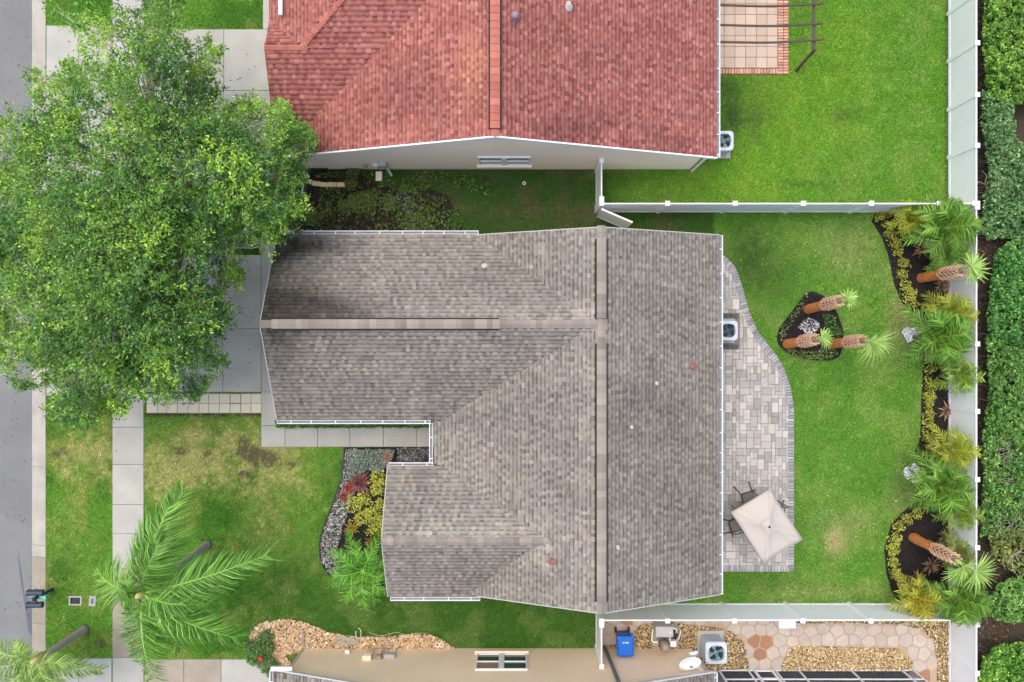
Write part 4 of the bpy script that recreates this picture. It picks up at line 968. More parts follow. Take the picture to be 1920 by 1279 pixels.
# ------------------------------------------------------------------ air conditioners
def condenser(label, c, zb=.1, h=.8, s=.74, top=M_acpaint, fan=M_acfan, side=M_acdark):
    t = thing('air_conditioner', label, 'air conditioner', (c[0], c[1], 0), 'outdoor condenser units')
    MB().bbox((c[0], c[1], zb - .05), (s + .2, s + .2, .1), b=.01).build('pad', M_conc, t)
    def rr(hw, r, n=6): return [(sx * (hw - r) + r * math.cos(a), sy * (hw - r) + r * math.sin(a)) for sx, sy, a0 in ((1, 1, 0), (-1, 1, 90), (-1, -1, 180), (1, -1, 270)) for a in np.radians(np.linspace(a0, a0 + 90, n))]
    ring = rr(s / 2 - .03, .1)
    MB().prism([(c[0] + x, c[1] + y) for x, y in ring], zb, zb + h - .16).build('cabinet', side, t)
    lm = MB()
    for k_ in range(9):
        z = zb + .06 + k_ * (h - .2) / 9; lm.prism([(c[0] + x * 1.03, c[1] + y * 1.03) for x, y in ring], z, z + .012)
    lm.build('louver', top, t)
    # top panel with round opening
    out = rr(s / 2, .13); n = len(out); R0 = s * .385; z1 = zb + h
    ang = [math.atan2(y, x) for x, y in out]
    vs_ = []
    for (x, y), a in zip(out, ang):
        vs_ += [(c[0] + x * 1.0, c[1] + y, z1 - .14), (c[0] + x, c[1] + y, z1 - .03), (c[0] + x * .95, c[1] + y * .95, z1), (c[0] + R0 * math.cos(a), c[1] + R0 * math.sin(a), z1 + .01), (c[0] + R0 * .97 * math.cos(a), c[1] + R0 * .97 * math.sin(a), z1 - .12)]
    fs = []
    for i in range(n):
        j = (i + 1) % n
        for r in range(4): fs.append((i * 5 + r, j * 5 + r, j * 5 + r + 1, i * 5 + r + 1))
    m_ = MB(); m_.add(vs_, fs); m_.build('top_panel', top, t)
    MB().lathe((c[0], c[1], z1 - .158), [(R0, 0), (R0, .01)], 28).build('fan_well', M_acdark, t)
    fm = MB()
    for k_ in range(4):
        a = k_ * math.pi / 2 + .4; pts = []
        for r, da, dz in ((.06, -.25, 0), (R0 * .9, -.42, .0), (R0 * .92, .28, .05), (.06, .3, .03)): pts.append((c[0] + r * math.cos(a + da), c[1] + r * math.sin(a + da), z1 - .11 + dz))
        fm.add(pts + [(p[0], p[1], p[2] - .006) for p in pts], [(0, 1, 2, 3), (7, 6, 5, 4), (0, 4, 5, 1), (1, 5, 6, 2), (2, 6, 7, 3), (3, 7, 4, 0)])
    fm.build('fan', fan, t)
    MB().lathe((c[0], c[1], z1 - .12), [(.09, 0), (.09, .07), (.05, .09)], 16).build('hub', fan, t)
    gm_ = MB()
    for r in np.linspace(.12, R0 * .98, 6): gm_.tube([(c[0] + r * math.cos(a), c[1] + r * math.sin(a), z1 + .012 + .02 * (1 - r / R0)) for a in np.linspace(0, 2 * math.pi, 25)], .0035, 4, cap=False)
    for a in np.linspace(0, math.pi, 5)[:-1]: gm_.tube([(c[0] - R0 * math.cos(a), c[1] - R0 * math.sin(a), z1 + .01), (c[0], c[1], z1 + .035), (c[0] + R0 * math.cos(a), c[1] + R0 * math.sin(a), z1 + .01)], .004, 4)
    gm_.build('grille', M_acdark, t)
    return t
condenser('pale condenser unit on the grey house patio, in a square of dark pavers', P(1364, 620, .8))
condenser('pale condenser unit beside the red-roofed house wall corner', P(1356, 265, .8), fan=M_acfan2)
condenser('pale condenser unit on gravel beside the satellite dish', P(1342, 1223, .85), s=.82, fan=M_acfan2, h=.85)

# ------------------------------------------------------------------ umbrella, table, chairs
um_t = thing('patio_umbrella', 'square cream canvas patio umbrella over the paver patio', 'umbrella', (*P(1440, 984, 2.5)[:2], 0))
cor = [P(x, y, 2.2) for x, y in ((1443, 917), (1506, 1012), (1432, 1057), (1371, 961))]
apx = P(1441, 987, 2.52)
m_ = MB(); NR = 7
grid = {}
vs_ = []; fs = []
for k_ in range(4):
    a_, b_ = cor[k_], cor[(k_ + 1) % 4]; base = len(vs_)
    for i in range(NR):
        f_ = i / (NR - 1)
        for j in range(NR):
            g_ = j / (NR - 1); e = a_ + (b_ - a_) * g_; q = apx + (e - apx) * f_; edge_f = math.sin(g_ * math.pi)
            q = q + np.array([0, 0, -.10 * math.sin(f_ * math.pi) * edge_f * .6 + .05 * math.sin(f_ * math.pi) * (1 - edge_f)]) + (apx - e) * np.array([1, 1, 0]) * .025 * edge_f * f_
            vs_.append(tuple(q))
    for i in range(NR - 1):
        for j in range(NR - 1): q0 = base + i * NR + j; fs.append((q0, q0 + NR, q0 + NR + 1, q0 + 1))
    # valance
    vb = len(vs_)
    for j in range(NR): v = vs_[base + (NR - 1) * NR + j]; vs_.append((v[0], v[1], v[2] - .11))
    for j in range(NR - 1): q0 = base + (NR - 1) * NR + j; fs.append((q0, vb + j, vb + j + 1, q0 + 1))
m_.add(vs_, fs); cano = m_.build('canopy', M_canvas, um_t, True)
sol = cano.modifiers.new('thickness', 'SOLIDIFY'); sol.thickness = .006
vt = MB(); dcs = [(c - apx) * .22 for c in cor]
vv = [tuple(apx + np.array([0, 0, .09]))] + [tuple(apx + d * np.array([1, 1, 1]) + np.array([0, 0, .065])) for d in dcs]
mid = []
for k_ in range(4): m0 = (np.array(vv[1 + k_]) + np.array(vv[1 + (k_ + 1) % 4])) / 2 + np.array([0, 0, -.015]); mid.append(tuple(m0))
vt.add(vv + mid, [f for k_ in range(4) for f in ((0, 1 + k_, 5 + k_), (0, 5 + k_, 1 + (k_ + 1) % 4))]); vo = vt.build('vent_cap', M_canvas, um_t)
vo.modifiers.new('thickness', 'SOLIDIFY').thickness = .006
MB().lathe((apx[0], apx[1], apx[2] + .07), [(.035, 0), (.04, .03), (.03, .07), (.01, .09)], 12).build('finial', M_iron, um_t)
MB().tube([(apx[0], apx[1], .02), (apx[0], apx[1], 2.52)], .022, 10).build('pole', M_iron, um_t)
for c in cor: bar(MB(), apx - np.array([0, 0, .06]), c - np.array([0, 0, .03]), .02, .02).build('rib', M_iron, um_t)
MB().lathe((apx[0], apx[1], .045), [(.26, 0), (.26, .05), (.08, .1), (.04, .25)], 20).build('base', M_iron, um_t)
tb = thing('patio_table', 'dark metal patio table under the cream umbrella', 'table', (apx[0], apx[1], 0))
tc_ = [apx + (c - apx) * .56 for c in cor]
MB().prism([(c[0], c[1]) for c in tc_], .70, .72).build('tabletop', M_mesh, tb)
for c in tc_: MB().tube([(apx[0] + (c[0] - apx[0]) * .85, apx[1] + (c[1] - apx[1]) * .85, .70), (apx[0] + (c[0] - apx[0]) * .9, apx[1] + (c[1] - apx[1]) * .9, .046)], .02, 8).build('leg', M_iron, tb)
def chair(label, seat_px, face):
    c = P(*seat_px, .43); t = thing('patio_chair', label, 'chair', (c[0], c[1], 0), 'wrought iron patio chairs')
    f_ = np.array([math.cos(face), math.sin(face)]); s_ = np.array([-f_[1], f_[0]]); z0 = .046
    L = lambda a, b, z: (c[0] + f_[0] * a + s_[0] * b, c[1] + f_[1] * a + s_[1] * b, z)
    MB().prism([L(-.22, -.22, 0)[:2], L(.22, -.24, 0)[:2], L(.22, .24, 0)[:2], L(-.22, .22, 0)[:2]], .425, .44).build('seat', M_mesh, t)
    fr = MB().tube([L(-.22, -.23, .435), L(.23, -.25, .435), L(.23, .25, .435), L(-.22, .23, .435), L(-.22, -.23, .435)], .016, 6); fr.build('seat_frame', M_iron, t)
    for b in (-1, 1):
        MB().tube([L(-.22, b * .23, .435), L(-.32, b * .25, .25), L(-.45, b * .29, .05), L(-.50, b * .31, z0 + .01)], .02, 6).build('leg', M_iron, t)
        MB().tube([L(.23, b * .25, .435), L(.25, b * .26, .2), L(.30, b * .28, z0 + .01)], .018, 6).build('leg', M_iron, t)
        MB().tube([L(-.27, b * .24, .62), L(-.1, b * .28, .66), L(.14, b * .28, .64), L(.2, b * .27, .60), L(.22, b * .25, .44)], .017, 6).build('armrest', M_iron, t)
    bk_ = MB()
    for b in (-1, 1): bk_.tube([L(-.22, b * .22, .435), L(-.27, b * .23, .65), L(-.33, b * .22, .88), L(-.36, b * .26, .92)], .018, 6)
    bk_.tube([L(-.33, -.22, .87), L(-.34, 0, .91), L(-.33, .22, .87)], .016, 6)
    for b in (-.12, -.04, .04, .12): bk_.tube([L(-.235, b, .46), L(-.33, b, .88)], .009, 5)
    bk_.build('backrest', M_iron, t)
chair('black iron patio chair at the umbrella corner nearest the palm island', (1403, 934), math.radians(-72))
chair('black iron patio chair beside the roof gutter, partly under the umbrella', (1380, 984), math.radians(17))
chair('black iron patio chair almost hidden by the umbrella, lawn side', (1452, 955), math.radians(-120))

# ------------------------------------------------------------------ foliage builders
class Frond:
    def __init__(s): s.V = []; s.F = []; s.C = []; s.n = 0
    def tri(s, pts, c):
        for p in pts: s.V.append(p); s.C.append(c)
        s.F.append((s.n, s.n + 1, s.n + 2, s.n + 3)); s.n += 4
def bez(a, b, c, t): return a * (1 - t) ** 2 + 2 * b * t * (1 - t) + c * t * t
def feather(fr, a, tip, lift, nl, ll, colA, colB, wind=np.zeros(3), droop=.35, w=.035, rach=(.012, .004), spread=1.0):
    """feather leaf along a quadratic arc from a to tip"""
    a = np.array(a, float); tip = np.array(tip, float); ctl = (a + tip) / 2 + np.array([0, 0, lift])
    prev = None; up = np.array([0, 0, 1.0])
    rc = colB * 1.1
    for i in range(nl):
        t = .12 + .88 * i / (nl - 1); p = bez(a, ctl, tip, t); tg = bez(a, ctl, tip, min(1, t + .02)) - bez(a, ctl, tip, t - .02); tg /= np.linalg.norm(tg)
        sd = np.cross(tg, up); sd /= np.linalg.norm(sd) + 1e-9; n_ = np.cross(sd, tg)
        L = ll * (math.sin(min(1, t * 1.15 + .12) * math.pi * .86) ** .7 + .12) * random.uniform(.85, 1.12)
        for s_ in (-1, 1):
            d = sd * s_ * spread + tg * (.45 + .5 * t) + n_ * .35 * random.uniform(-.2, 1.3) + wind * .8 + rng.normal(size=3) * .16
            d /= np.linalg.norm(d); m1 = p + d * L * .55 - up * L * droop * .12; d2 = d + wind * .4 - up * droop; d2 /= np.linalg.norm(d2); e = m1 + d2 * L * .5
            wv = np.cross(d, n_); wv /= np.linalg.norm(wv) + 1e-9; ww = wv * w * .5
            k_ = random.random(); c = (colA * (1 - k_) + colB * k_) * random.uniform(.6, 1.3)
            fr.tri([p - ww * .5, p + ww * .5, m1 + ww, m1 - ww], c); fr.tri([m1 - ww, m1 + ww, e + ww * .15, e - ww * .15], c)
        if prev is not None:
            r = rach[0] * (1 - t) + rach[1] * t; q = sd * r
            fr.tri([prev[0] - prev[1], prev[0] + prev[1], p + q + up * .004, p - q + up * .004], rc)
            fr.tri([prev[0] - prev[1], prev[0] + prev[1], p + up * r - 0 * q, p + up * r], rc)
        prev = (p, sd * (rach[0] * (1 - t) + rach[1] * t))
    # petiole
    p0 = a; p1 = bez(a, ctl, tip, .12); sd = np.cross(p1 - p0, up); sd /= np.linalg.norm(sd) + 1e-9
    fr.tri([p0 - sd * rach[0], p0 + sd * rach[0], p1 + sd * rach[0], p1 - sd * rach[0]], rc)
def fan(fr, a, hub, tipdir, R, nseg, colA, colB, spread=math.radians(200), droop=.5, up=np.array([0, 0, 1.0]), w=.06):
    """palmate leaf: petiole from a to hub, segments radiating round tipdir"""
    a = np.array(a, float); hub = np.array(hub, float); td = np.array(tipdir, float); td /= np.linalg.norm(td)
    sd = np.cross(td, up); sd /= np.linalg.norm(sd) + 1e-9; n_ = np.cross(sd, td)
    q = sd * .018; fr.tri([a - q, a + q, hub + q * .7, hub - q * .7], colB)
    for i in range(nseg):
        th = (i / (nseg - 1) - .5) * spread; L = R * (1 - .35 * (abs(th) / (spread / 2)) ** 2) * random.uniform(.88, 1.08)
        d = td * math.cos(th) + sd * math.sin(th) + n_ * (.12 + .06 * (i % 2)); d /= np.linalg.norm(d)
        m1 = hub + d * L * .55; d2 = d - up * droop * random.uniform(.6, 1.4); d2 /= np.linalg.norm(d2); e = m1 + d2 * L * .5
        wv = np.cross(d, n_); wv /= np.linalg.norm(wv) + 1e-9; k_ = random.random(); c = (colA * (1 - k_) + colB * k_) * random.uniform(.85, 1.2)
        fr.tri([hub, hub, m1 + wv * w * .5, m1 - wv * w * .5], c); fr.tri([m1 - wv * w * .5, m1 + wv * w * .5, e + wv * .004, e - wv * .004], c)
def build_fr(fr, name, parent, kind=None): return npmesh(name, np.array(fr.V), np.array(fr.F), M_leaf, parent, colr=np.array(fr.C) * np.array([.88, .84, .92]), kind=kind)

# ------------------------------------------------------------------ the big street oak
oak = thing('oak_tree', 'large spreading oak shading both driveways and the street edge', 'tree', (-11.6, 3.9, 0))
CROWN = np.array([(88, -25), (300, -25), (372, 30), (398, 62), (416, 92), (418, 122), (392, 150), (420, 185), (500, 188), (548, 198), (570, 240), (590, 268), (566, 292), (572, 380), (556, 436), (520, 458), (508, 492),
                  (452, 515), (428, 560), (444, 606), (426, 645), (424, 688), (382, 735), (338, 764), (285, 742), (222, 770), (160, 796), (104, 786), (78, 742), (20, 705), (-45, 690), (-45, 215), (10, 205), (55, 165), (36, 122), (68, 84), (88, 40)], float)
GAPS = [(105, 150, 34, 30, .9), (140, 95, 40, 26, .9), (180, 245, 26, 22, .9), (330, 95, 22, 16, .8), (270, 215, 18, 14, .7), (85, 560, 18, 16, .7), (420, 545, 22, 14, .8), (300, 640, 14, 12, .6), (345, 575, 16, 12, .5), (120, 70, 40, 38, .75), (150, 120, 55, 26, .7), (250, 40, 60, 30, .45), (180, 270, 50, 45, .85), (235, 310, 32, 22, .7), (310, 128, 26, 20, .6), (350, 60, 30, 25, .5), (40, 590, 26, 28, .95), (25, 640, 22, 16, .6), (15, 210, 30, 15, .5),
        (170, 205, 30, 16, .5), (105, 600, 30, 14, .5), (230, 575, 20, 22, .6), (205, 290, 18, 12, .7), (60, 700, 28, 20, .6), (390, 610, 30, 22, .55), (240, 225, 20, 18, .5), (110, 190, 16, 30, .6), (150, 660, 30, 20, .35), (285, 730, 14, 20, .9)]
ncl = 0; centers = []; zs = []
cpx = np.array([285, 400.0])
def edge_dist(px, py):
    d = 1e9
    for i in range(len(CROWN)):
        a, b = CROWN[i], CROWN[(i + 1) % len(CROWN)]; ab = b - a; t = np.clip(((px - a[0]) * ab[0] + (py - a[1]) * ab[1]) / (ab @ ab), 0, 1); d = min(d, math.hypot(px - a[0] - ab[0] * t, py - a[1] - ab[1] * t))
    return d
tries = 0
while len(centers) < 600 and tries < 20000:
    tries += 1
    px, py = rng.uniform(-50, 600), rng.uniform(-30, 800)
    if not inpoly(np.array([px]), np.array([py]), CROWN)[0]: continue
    gden = 1.0
    for (x, y, rx, ry, s_) in GAPS: gden *= 1 - s_ * math.exp(-((px - x) / rx) ** 2 - ((py - y) / ry) ** 2)
    if py < 190 and px < 430: gden *= .72
    if rng.random() > gden: continue
    e = edge_dist(px, py); f_ = min(1, e / 190)
    ztop = 4.6 + 4.4 * f_ ** .55
    z = ztop - abs(rng.normal(0, 1.5)) - .2
    if z < 3.2: z = rng.uniform(3.2, 4.6)
    centers.append((*P(px, py, z), e)); zs.append(z)
centers = np.array(centers)
LV = []
for (x, y, z, e) in centers:
    R = min(.62, .24 + e / 120) * rng.uniform(.75, 1.25); ns = int(15 * (R / .55) ** 1.4 * rng.uniform(.75, 1.25)) + 4; nl_ = 15
    tone = rng.random()
    A_, B_ = S(66, 108, 42), S(118, 156, 68)
    if tone > .78: A_, B_ = S(98, 140, 42), S(150, 182, 76)
    elif tone < .35: A_, B_ = S(50, 92, 42), S(92, 132, 66)
    d0 = rng.normal(size=(ns, 3)); d0 /= np.linalg.norm(d0, axis=1)[:, None]; d0[:, 2] *= .6
    root = np.array([x, y, z]) + d0 * (R * rng.uniform(.1, .75, ns))[:, None]
    sd_ = d0 + rng.normal(size=(ns, 3)) * .45 + np.array([0, 0, .15]); sd_ /= np.linalg.norm(sd_, axis=1)[:, None]
    sl = R * rng.uniform(.45, .9, ns)
    f_ = rng.random((ns, nl_)); C = root[:, None, :] + sd_[:, None, :] * (f_ * sl[:, None])[..., None] + rng.normal(size=(ns, nl_, 3)) * .05
    td = (sd_[:, None, :] + rng.normal(size=(ns, nl_, 3)) * .7).reshape(-1, 3); C = C.reshape(-1, 3); n = len(C)
    st_ = np.repeat(rng.uniform(.7, 1.3, ns), nl_)[:, None]
    k_ = rng.random(n)[:, None]; cc = (A_ * (1 - k_) + B_ * k_) * rng.lognormal(0, .2, n)[:, None] * st_
    cc[rng.random(n) < .015] = S(176, 190, 140)
    LV.append(leafquads(C, .115 * rng.uniform(.6, 1.3, n), .052 * rng.uniform(.6, 1.25, n), cc, up=.3, tdir=td))
V_, F_, C_ = merge(LV)
npmesh('crown', V_, F_, M_leaf, oak, colr=C_)
tr = MB(); tb0 = np.array([-11.6, 3.9, 0.0]); fork = np.array([-11.5, 3.8, 2.4])
tr.tube([tb0 - np.array([0, 0, .1]), tb0 + np.array([.02, 0, .3]), fork], [.42, .30, .26], 12); tr.build('trunk', M_bark, oak, True)
# limbs: cluster the clumps and grow to each
K = 16; cen = centers[rng.choice(len(centers), K, replace=False), :3]
for _ in range(6):
    dd = ((centers[:, None, :3] - cen[None]) ** 2).sum(2); lab = dd.argmin(1)
    for j in range(K):
        if (lab == j).any(): cen[j] = centers[lab == j, :3].mean(0)
for j in range(K):
    e = cen[j] - np.array([0, 0, .3]); ctl = fork * .5 + e * .5 + np.array([0, 0, .6]) + rng.normal(size=3) * .3
    lm = MB(); lm.tube([bez(fork, ctl, e, t) for t in np.linspace(0, 1, 8)], list(np.linspace(.15, .045, 8)), 7); lm.build('limb', M_bark, oak, True)
tw = MB()
for i, (x, y, z, e) in enumerate(centers):
    s0 = bez(fork, (fork + cen[lab[i]]) / 2 + np.array([0, 0, .6]), cen[lab[i]] - np.array([0, 0, .3]), rng.uniform(.6, 1)); q = np.array([x, y, z]); md = (s0 + q) / 2 + rng.normal(size=3) * .15
    tw.tube([s0, md, q], [.03, .02, .010], 4, cap=False)
    for _ in range(3):
        a_ = md + (q - md) * rng.random(); b_ = q + rng.normal(size=3) * np.array([.2, .2, .2]) + np.array([0, 0, .10]); tw.tube([a_, (a_ + b_) / 2 + rng.normal(size=3) * .05, b_], [.010, .008, .005], 3, cap=False)
o_ = tw.build('twigs', M_twig, oak); o_['kind'] = 'stuff'

# ------------------------------------------------------------------ queen palms at the street
def queen(label, base_px, crown_px, z, tips, tilt=None, wind=np.array([0.25, 0.1, 0]), r=.13, ll=.95, nl=84, cA=S(52, 106, 28), cB=S(130, 178, 76), dead=None):
    b = P(*base_px, 0); c = P(*crown_px, z); t = thing('palm_tree', label, 'palm', (b[0], b[1], 0), 'tall feather palms by the street')
    MB().tube([b - np.array([0, 0, .05]), b + np.array([0, 0, .15]), b + (c - b) * .5 + np.array([.05, 0, 0]), c], [r * 1.5, r * 1.15, r, r * .85], 12).build('trunk', M_palmtrunk, t, True)
    sh_ = MB().lathe((c[0], c[1], c[2] - .25), [(r * .9, 0), (r * 1.3, .2), (r * 1.0, .5), (r * .4, .75)], 12); sh_.build('crownshaft', mat('crownshaft', S(176, 176, 104), .6, .15, 12), t, True)
    for (px, py, zt, lift, L) in tips:
        fr = Frond(); tip = P(px, py, zt); cc = random.uniform(.9, 1.15)
        feather(fr, c + np.array([0, 0, .15]), tip, lift, nl, ll * L, cA * cc, cB * cc, wind, droop=.8, w=.032, rach=(.03, .008)); build_fr(fr, 'frond', t)
    return t
queen('tall palm with windswept green fronds over the sidewalk', (389, 1021), (270, 1110), 5.4,
      [(342, 925, 5.2, 1.0, 1.15), (318, 950, 5.6, 1.0, 1.0), (498, 1042, 4.9, 1.0, .95), (470, 1062, 4.4, .9, .9), (183, 1066, 5.2, .9, .85), (444, 1196, 4.2, .9, 1.0), (405, 1180, 4.0, .7, 1.0), (288, 1272, 3.8, .7, 1.0),
       (262, 1240, 3.6, .6, .9), (390, 1132, 5.0, .9, .9), (300, 1020, 6.3, .7, .9), (236, 1092, 6.2, .4, .4), (340, 1215, 3.9, .6, .9), (228, 1130, 5.9, .4, .4)])
queen('palm leaning over the kerb with pale yellow crown centre', (159, 1180), (76, 1232), 3.0,
      [(-20, 1205, 2.8, .7, .8), (-30, 1250, 2.6, .6, .8), (0, 1300, 2.4, .5, .8), (60, 1330, 2.2, .5, .8), (130, 1310, 2.2, .5, .8), (188, 1256, 2.2, .5, .8), (30, 1205, 3.6, .5, .5), (40, 1280, 2.6, .5, .8), (150, 1240, 2.8, .5, .6), (105, 1290, 2.6, .5, .7)],
      cA=S(84, 128, 46), cB=S(150, 178, 92), nl=60, ll=.7, wind=np.array([.1, -.1, 0]))
# ------------------------------------------------------------------ front bed plants
def bushpalm(label, c_px, z, Rpx, nf, cA, cB, name='palm_shrub', ll=.42, nl=26, group='small palms', zt=(.2, .9), lift=.55, a0=0, seed=1, w=.022, trunk_r=.07, spread=1.0):
    c = P(*c_px, z); t = thing(name, label, 'palm', (c[0], c[1], 0), group)
    MB().tube([(c[0], c[1], -.03), (c[0] + .02, c[1], z * .5), (c[0], c[1], z)], [trunk_r * 1.2, trunk_r, trunk_r * .8], 9).build('trunk', M_bark, t, True)
    R = Rpx / 49.0 * (H - z) / H
    rr_ = random.Random(seed)
    for i in range(nf):
        a = a0 + i * 2.399963 + rr_.uniform(-.2, .2); f_ = (i + .5) / nf; L = R * (.55 + .45 * f_) * rr_.uniform(.85, 1.1)
        tip = c + np.array([math.cos(a) * L, math.sin(a) * L, 0]); tip[2] = z + zt[1] * (1 - f_) - zt[0] * f_ * 2
        fr = Frond(); cc = rr_.uniform(.85, 1.15); feather(fr, c, tip, lift * rr_.uniform(.7, 1.2), nl, ll * rr_.uniform(.85, 1.1), cA * cc, cB * cc, droop=.3, w=w, rach=(.014, .004), spread=spread); build_fr(fr, 'frond', t)
    return t
bushpalm('bushy bright green palm beside the front bed edging and roof corner', (680, 1070), 1.9, 84, 17, S(46, 104, 24), S(124, 184, 66), ll=.40, nl=34, zt=(.45, .5), lift=.6, seed=4, group=None, w=.026)
def rosette(name, label, c_px, n, R, cA, cB, cat='plant', group=None, z=.05, up=(.25, .9), w=.07):
    c = P(*c_px, z); t = thing(name, label, cat, (c[0], c[1], 0), group); fr = Frond()
    for i in range(n):
        a = i * 2.399963; f_ = (i + .5) / n; L = R * (.5 + .5 * f_) * random.uniform(.85, 1.15); el = up[1] * (1 - f_) + up[0] * f_
        d = np.array([math.cos(a) * math.cos(el), math.sin(a) * math.cos(el), math.sin(el)]); s_ = np.array([-math.sin(a), math.cos(a), 0]) * w * .5
        m1 = c + d * L * .6; e = m1 + (d - np.array([0, 0, .35])) * L * .45; k_ = random.random(); cc = (cA * (1 - k_) + cB * k_) * random.uniform(.8, 1.2)
        fr.tri([c - s_ * .5, c + s_ * .5, m1 + s_, m1 - s_], cc); fr.tri([m1 - s_, m1 + s_, e + s_ * .1, e - s_ * .1], cc)
    build_fr(fr, 'leaves', t); MB().lathe((c[0], c[1], -.02), [(.05, 0), (.045, .08), (.02, .14)], 8).build('stem', M_bark, t)
    return t
R1, R2 = S(104, 46, 40), S(150, 78, 66)
rosette('ti_plant', 'dark red spiky plant between gravel and golden shrubs', (676, 905), 60, .55, S(82, 44, 44), S(130, 92, 88), up=(.1, 1.2))
rosette('ti_plant', 'small bright red plant at the gravel edge, upper one', (655, 914), 26, .30, S(124, 44, 32), S(152, 70, 52), up=(.2, 1.1))
rosette('ti_plant', 'small bright red plant at the gravel edge, lower one', (644, 931), 20, .24, S(112, 44, 34), S(142, 68, 54), up=(.2, 1.1))
rosette('ti_plant', 'reddish plant beside the porch gutter corner', (727, 856), 26, .32, S(150, 70, 54), S(176, 104, 84), up=(.2, 1.1))
rosette('ti_plant', 'orange-tipped plant between bushy palm and golden shrubs', (697, 1016), 26, .34, S(150, 96, 46), S(120, 120, 50), up=(.3, 1.1))
rosette('ti_plant', 'yellowish grassy plant above the bushy palm', (660, 990), 30, .42, S(126, 140, 44), S(164, 132, 60), up=(.3, 1.2), w=.05)
# golden shrubs: several leaf meshes, each plant its own thing
def golden_proto(R, seed, n=None):
    n = n or int(150 * (R / .3) ** 1.7)
    V, Fq, c = blob_leaves(n, R, .085, .055, S(90, 106, 36), S(188, 190, 84), zsc=.95, shell=.4, lump=.5, seed=seed)
    return V, Fq, c
GOLD = []
for s_ in range(5):
    V, Fq, c = golden_proto(.30, s_); hold = npmesh('foliage', V, Fq, M_leaf, None, colr=c); GOLD.append(hold.data); bpy.data.objects.remove(hold)
STEM = MB().tube([(0, 0, -.03), (.01, .02, .12), (0, 0, .26)], [.03, .022, .012], 6).tube([(0, 0, .05), (.1, .05, .24)], [.015, .008], 5).tube([(0, 0, .06), (-.09, -.06, .22)], [.014, .008], 5).mesh('stem', M_bark)
gi = 0
def golden(label, px, py, rpx, group='golden shrubs'):
    global gi
    c = P(px, py, .2); t = thing('golden_shrub', label, 'shrub', (c[0], c[1], 0), group); k_ = rpx / 16.5
    f_ = inst('foliage', GOLD[gi % 5], t, (c[0], c[1], 0), rz=random.uniform(0, 6.28), sc=(k_ * random.uniform(.92, 1.08), k_ * random.uniform(.92, 1.08), .75 + .25 * k_))
    inst('stem', STEM, t, (c[0], c[1], 0)); gi += 1
fg = [('golden shrub against the roof edge, next to the dark red plant', 706, 893, 20), ('golden shrub against the roof edge, below the dark red plant', 708, 917, 18), ('golden shrub at the gravel side, below the small red plants', 664, 944, 19),
      ('golden shrub with a dark gap on its house side, mid bed', 684, 938, 17), ('golden shrub half under the front roof edge, mid bed', 714, 946, 16), ('golden shrub near the yellowish grassy plant', 677, 970, 19), ('golden shrub in the lower middle of the front bed', 696, 966, 19),
      ('golden shrub hugging the front roof edge, lower bed', 712, 976, 17), ('golden shrub just above the orange-tipped plant', 700, 992, 17)]
for l_, x, y, r_ in fg: golden(l_, x, y, r_, 'golden shrubs in the front bed')
# silvery ground cover at the porch walk and climbing green under the garage gutter
def cover(name, parent, q, n, cA, cB, L=.09, W=.03, zmax=.16, up=.3, patchy=0):
    px, py = scatter_in(q, n)
    if patchy:
        kk = (rng.random(len(px)) < sstep(.42, .60, fbm(px * .035, py * .035, 1, patchy))) & ~((px > 570) & (px < 652) & (py > 334) & (py < 354)) & ~((px > 702) & (px < 720) & (py > 320) & (py < 342)); px, py = px[kk], py[kk]
    m = len(px); C = np.stack([(px - 960) / 49, (639.5 - py) / 49, rng.uniform(.02, zmax, m) * (.35 + .9 * fbm(px * .06, py * .06, 1, 5))], 1)
    k_ = rng.random(m)[:, None]; cc = (cA * (1 - k_) + cB * k_) * rng.lognormal(0, .25, m)[:, None]
    V, Fq, c = leafquads(C, L * rng.uniform(.6, 1.3, m), W * rng.uniform(.6, 1.3, m), cc, up=up); return npmesh(name, V, Fq, M_leaf, parent, colr=c, kind='stuff')
cover('ground_cover', None, np.array([(655, 842), (742, 842), (736, 862), (716, 884), (690, 880), (668, 892), (655, 895), (650, 880)], float), 3200, S(88, 104, 92), S(150, 162, 148), zmax=.3)
cover('ground_cover', None, np.array([(520, 786), (806, 786), (806, 801), (520, 801)], float), 2600, S(40, 82, 30), S(84, 126, 56), L=.10, W=.06, zmax=.4)
cover('ground_cover', None, np.array([(575, 322), (860, 322), (930, 350), (880, 400), (860, 432), (575, 438)], float), 7500, S(46, 76, 32), S(98, 122, 56), zmax=.2, L=.12, W=.06, patchy=7)
cover('ground_cover', None, np.array([(600, 350), (760, 350), (840, 372), (850, 430), (600, 436)], float), 3200, S(52, 70, 34), S(104, 116, 58), zmax=.2, L=.10, W=.06, patchy=19)
ppx, ppy = scatter_in(np.array([(738, 362), (758, 358), (772, 372), (790, 390), (800, 420), (770, 436), (752, 420), (762, 398), (744, 380)], float), 700); pebbles(bn, ppx, ppy, .03, ((96, 108, 110), (70, 80, 82), (128, 138, 138)), name='grey_stones')
ppx, ppy = scatter_in(np.array([(600, 400), (650, 395), (660, 425), (610, 435)], float), 160); pebbles(bn, ppx, ppy, .035, ((70, 58, 46), (92, 78, 60)), name='clods')
cover('ground_cover', None, np.array([(1466, 640), (1478, 662), (1500, 672), (1540, 676), (1572, 664), (1560, 650), (1520, 660), (1490, 655), (1476, 640)], float), 1300, S(70, 96, 44), S(128, 146, 84), zmax=.2)
cover('ground_cover', None, np.array([(1462, 615), (1486, 583), (1510, 550), (1518, 556), (1496, 590), (1476, 618), (1470, 640), (1460, 640)], float), 700, S(70, 96, 44), S(140, 156, 110), zmax=.16)
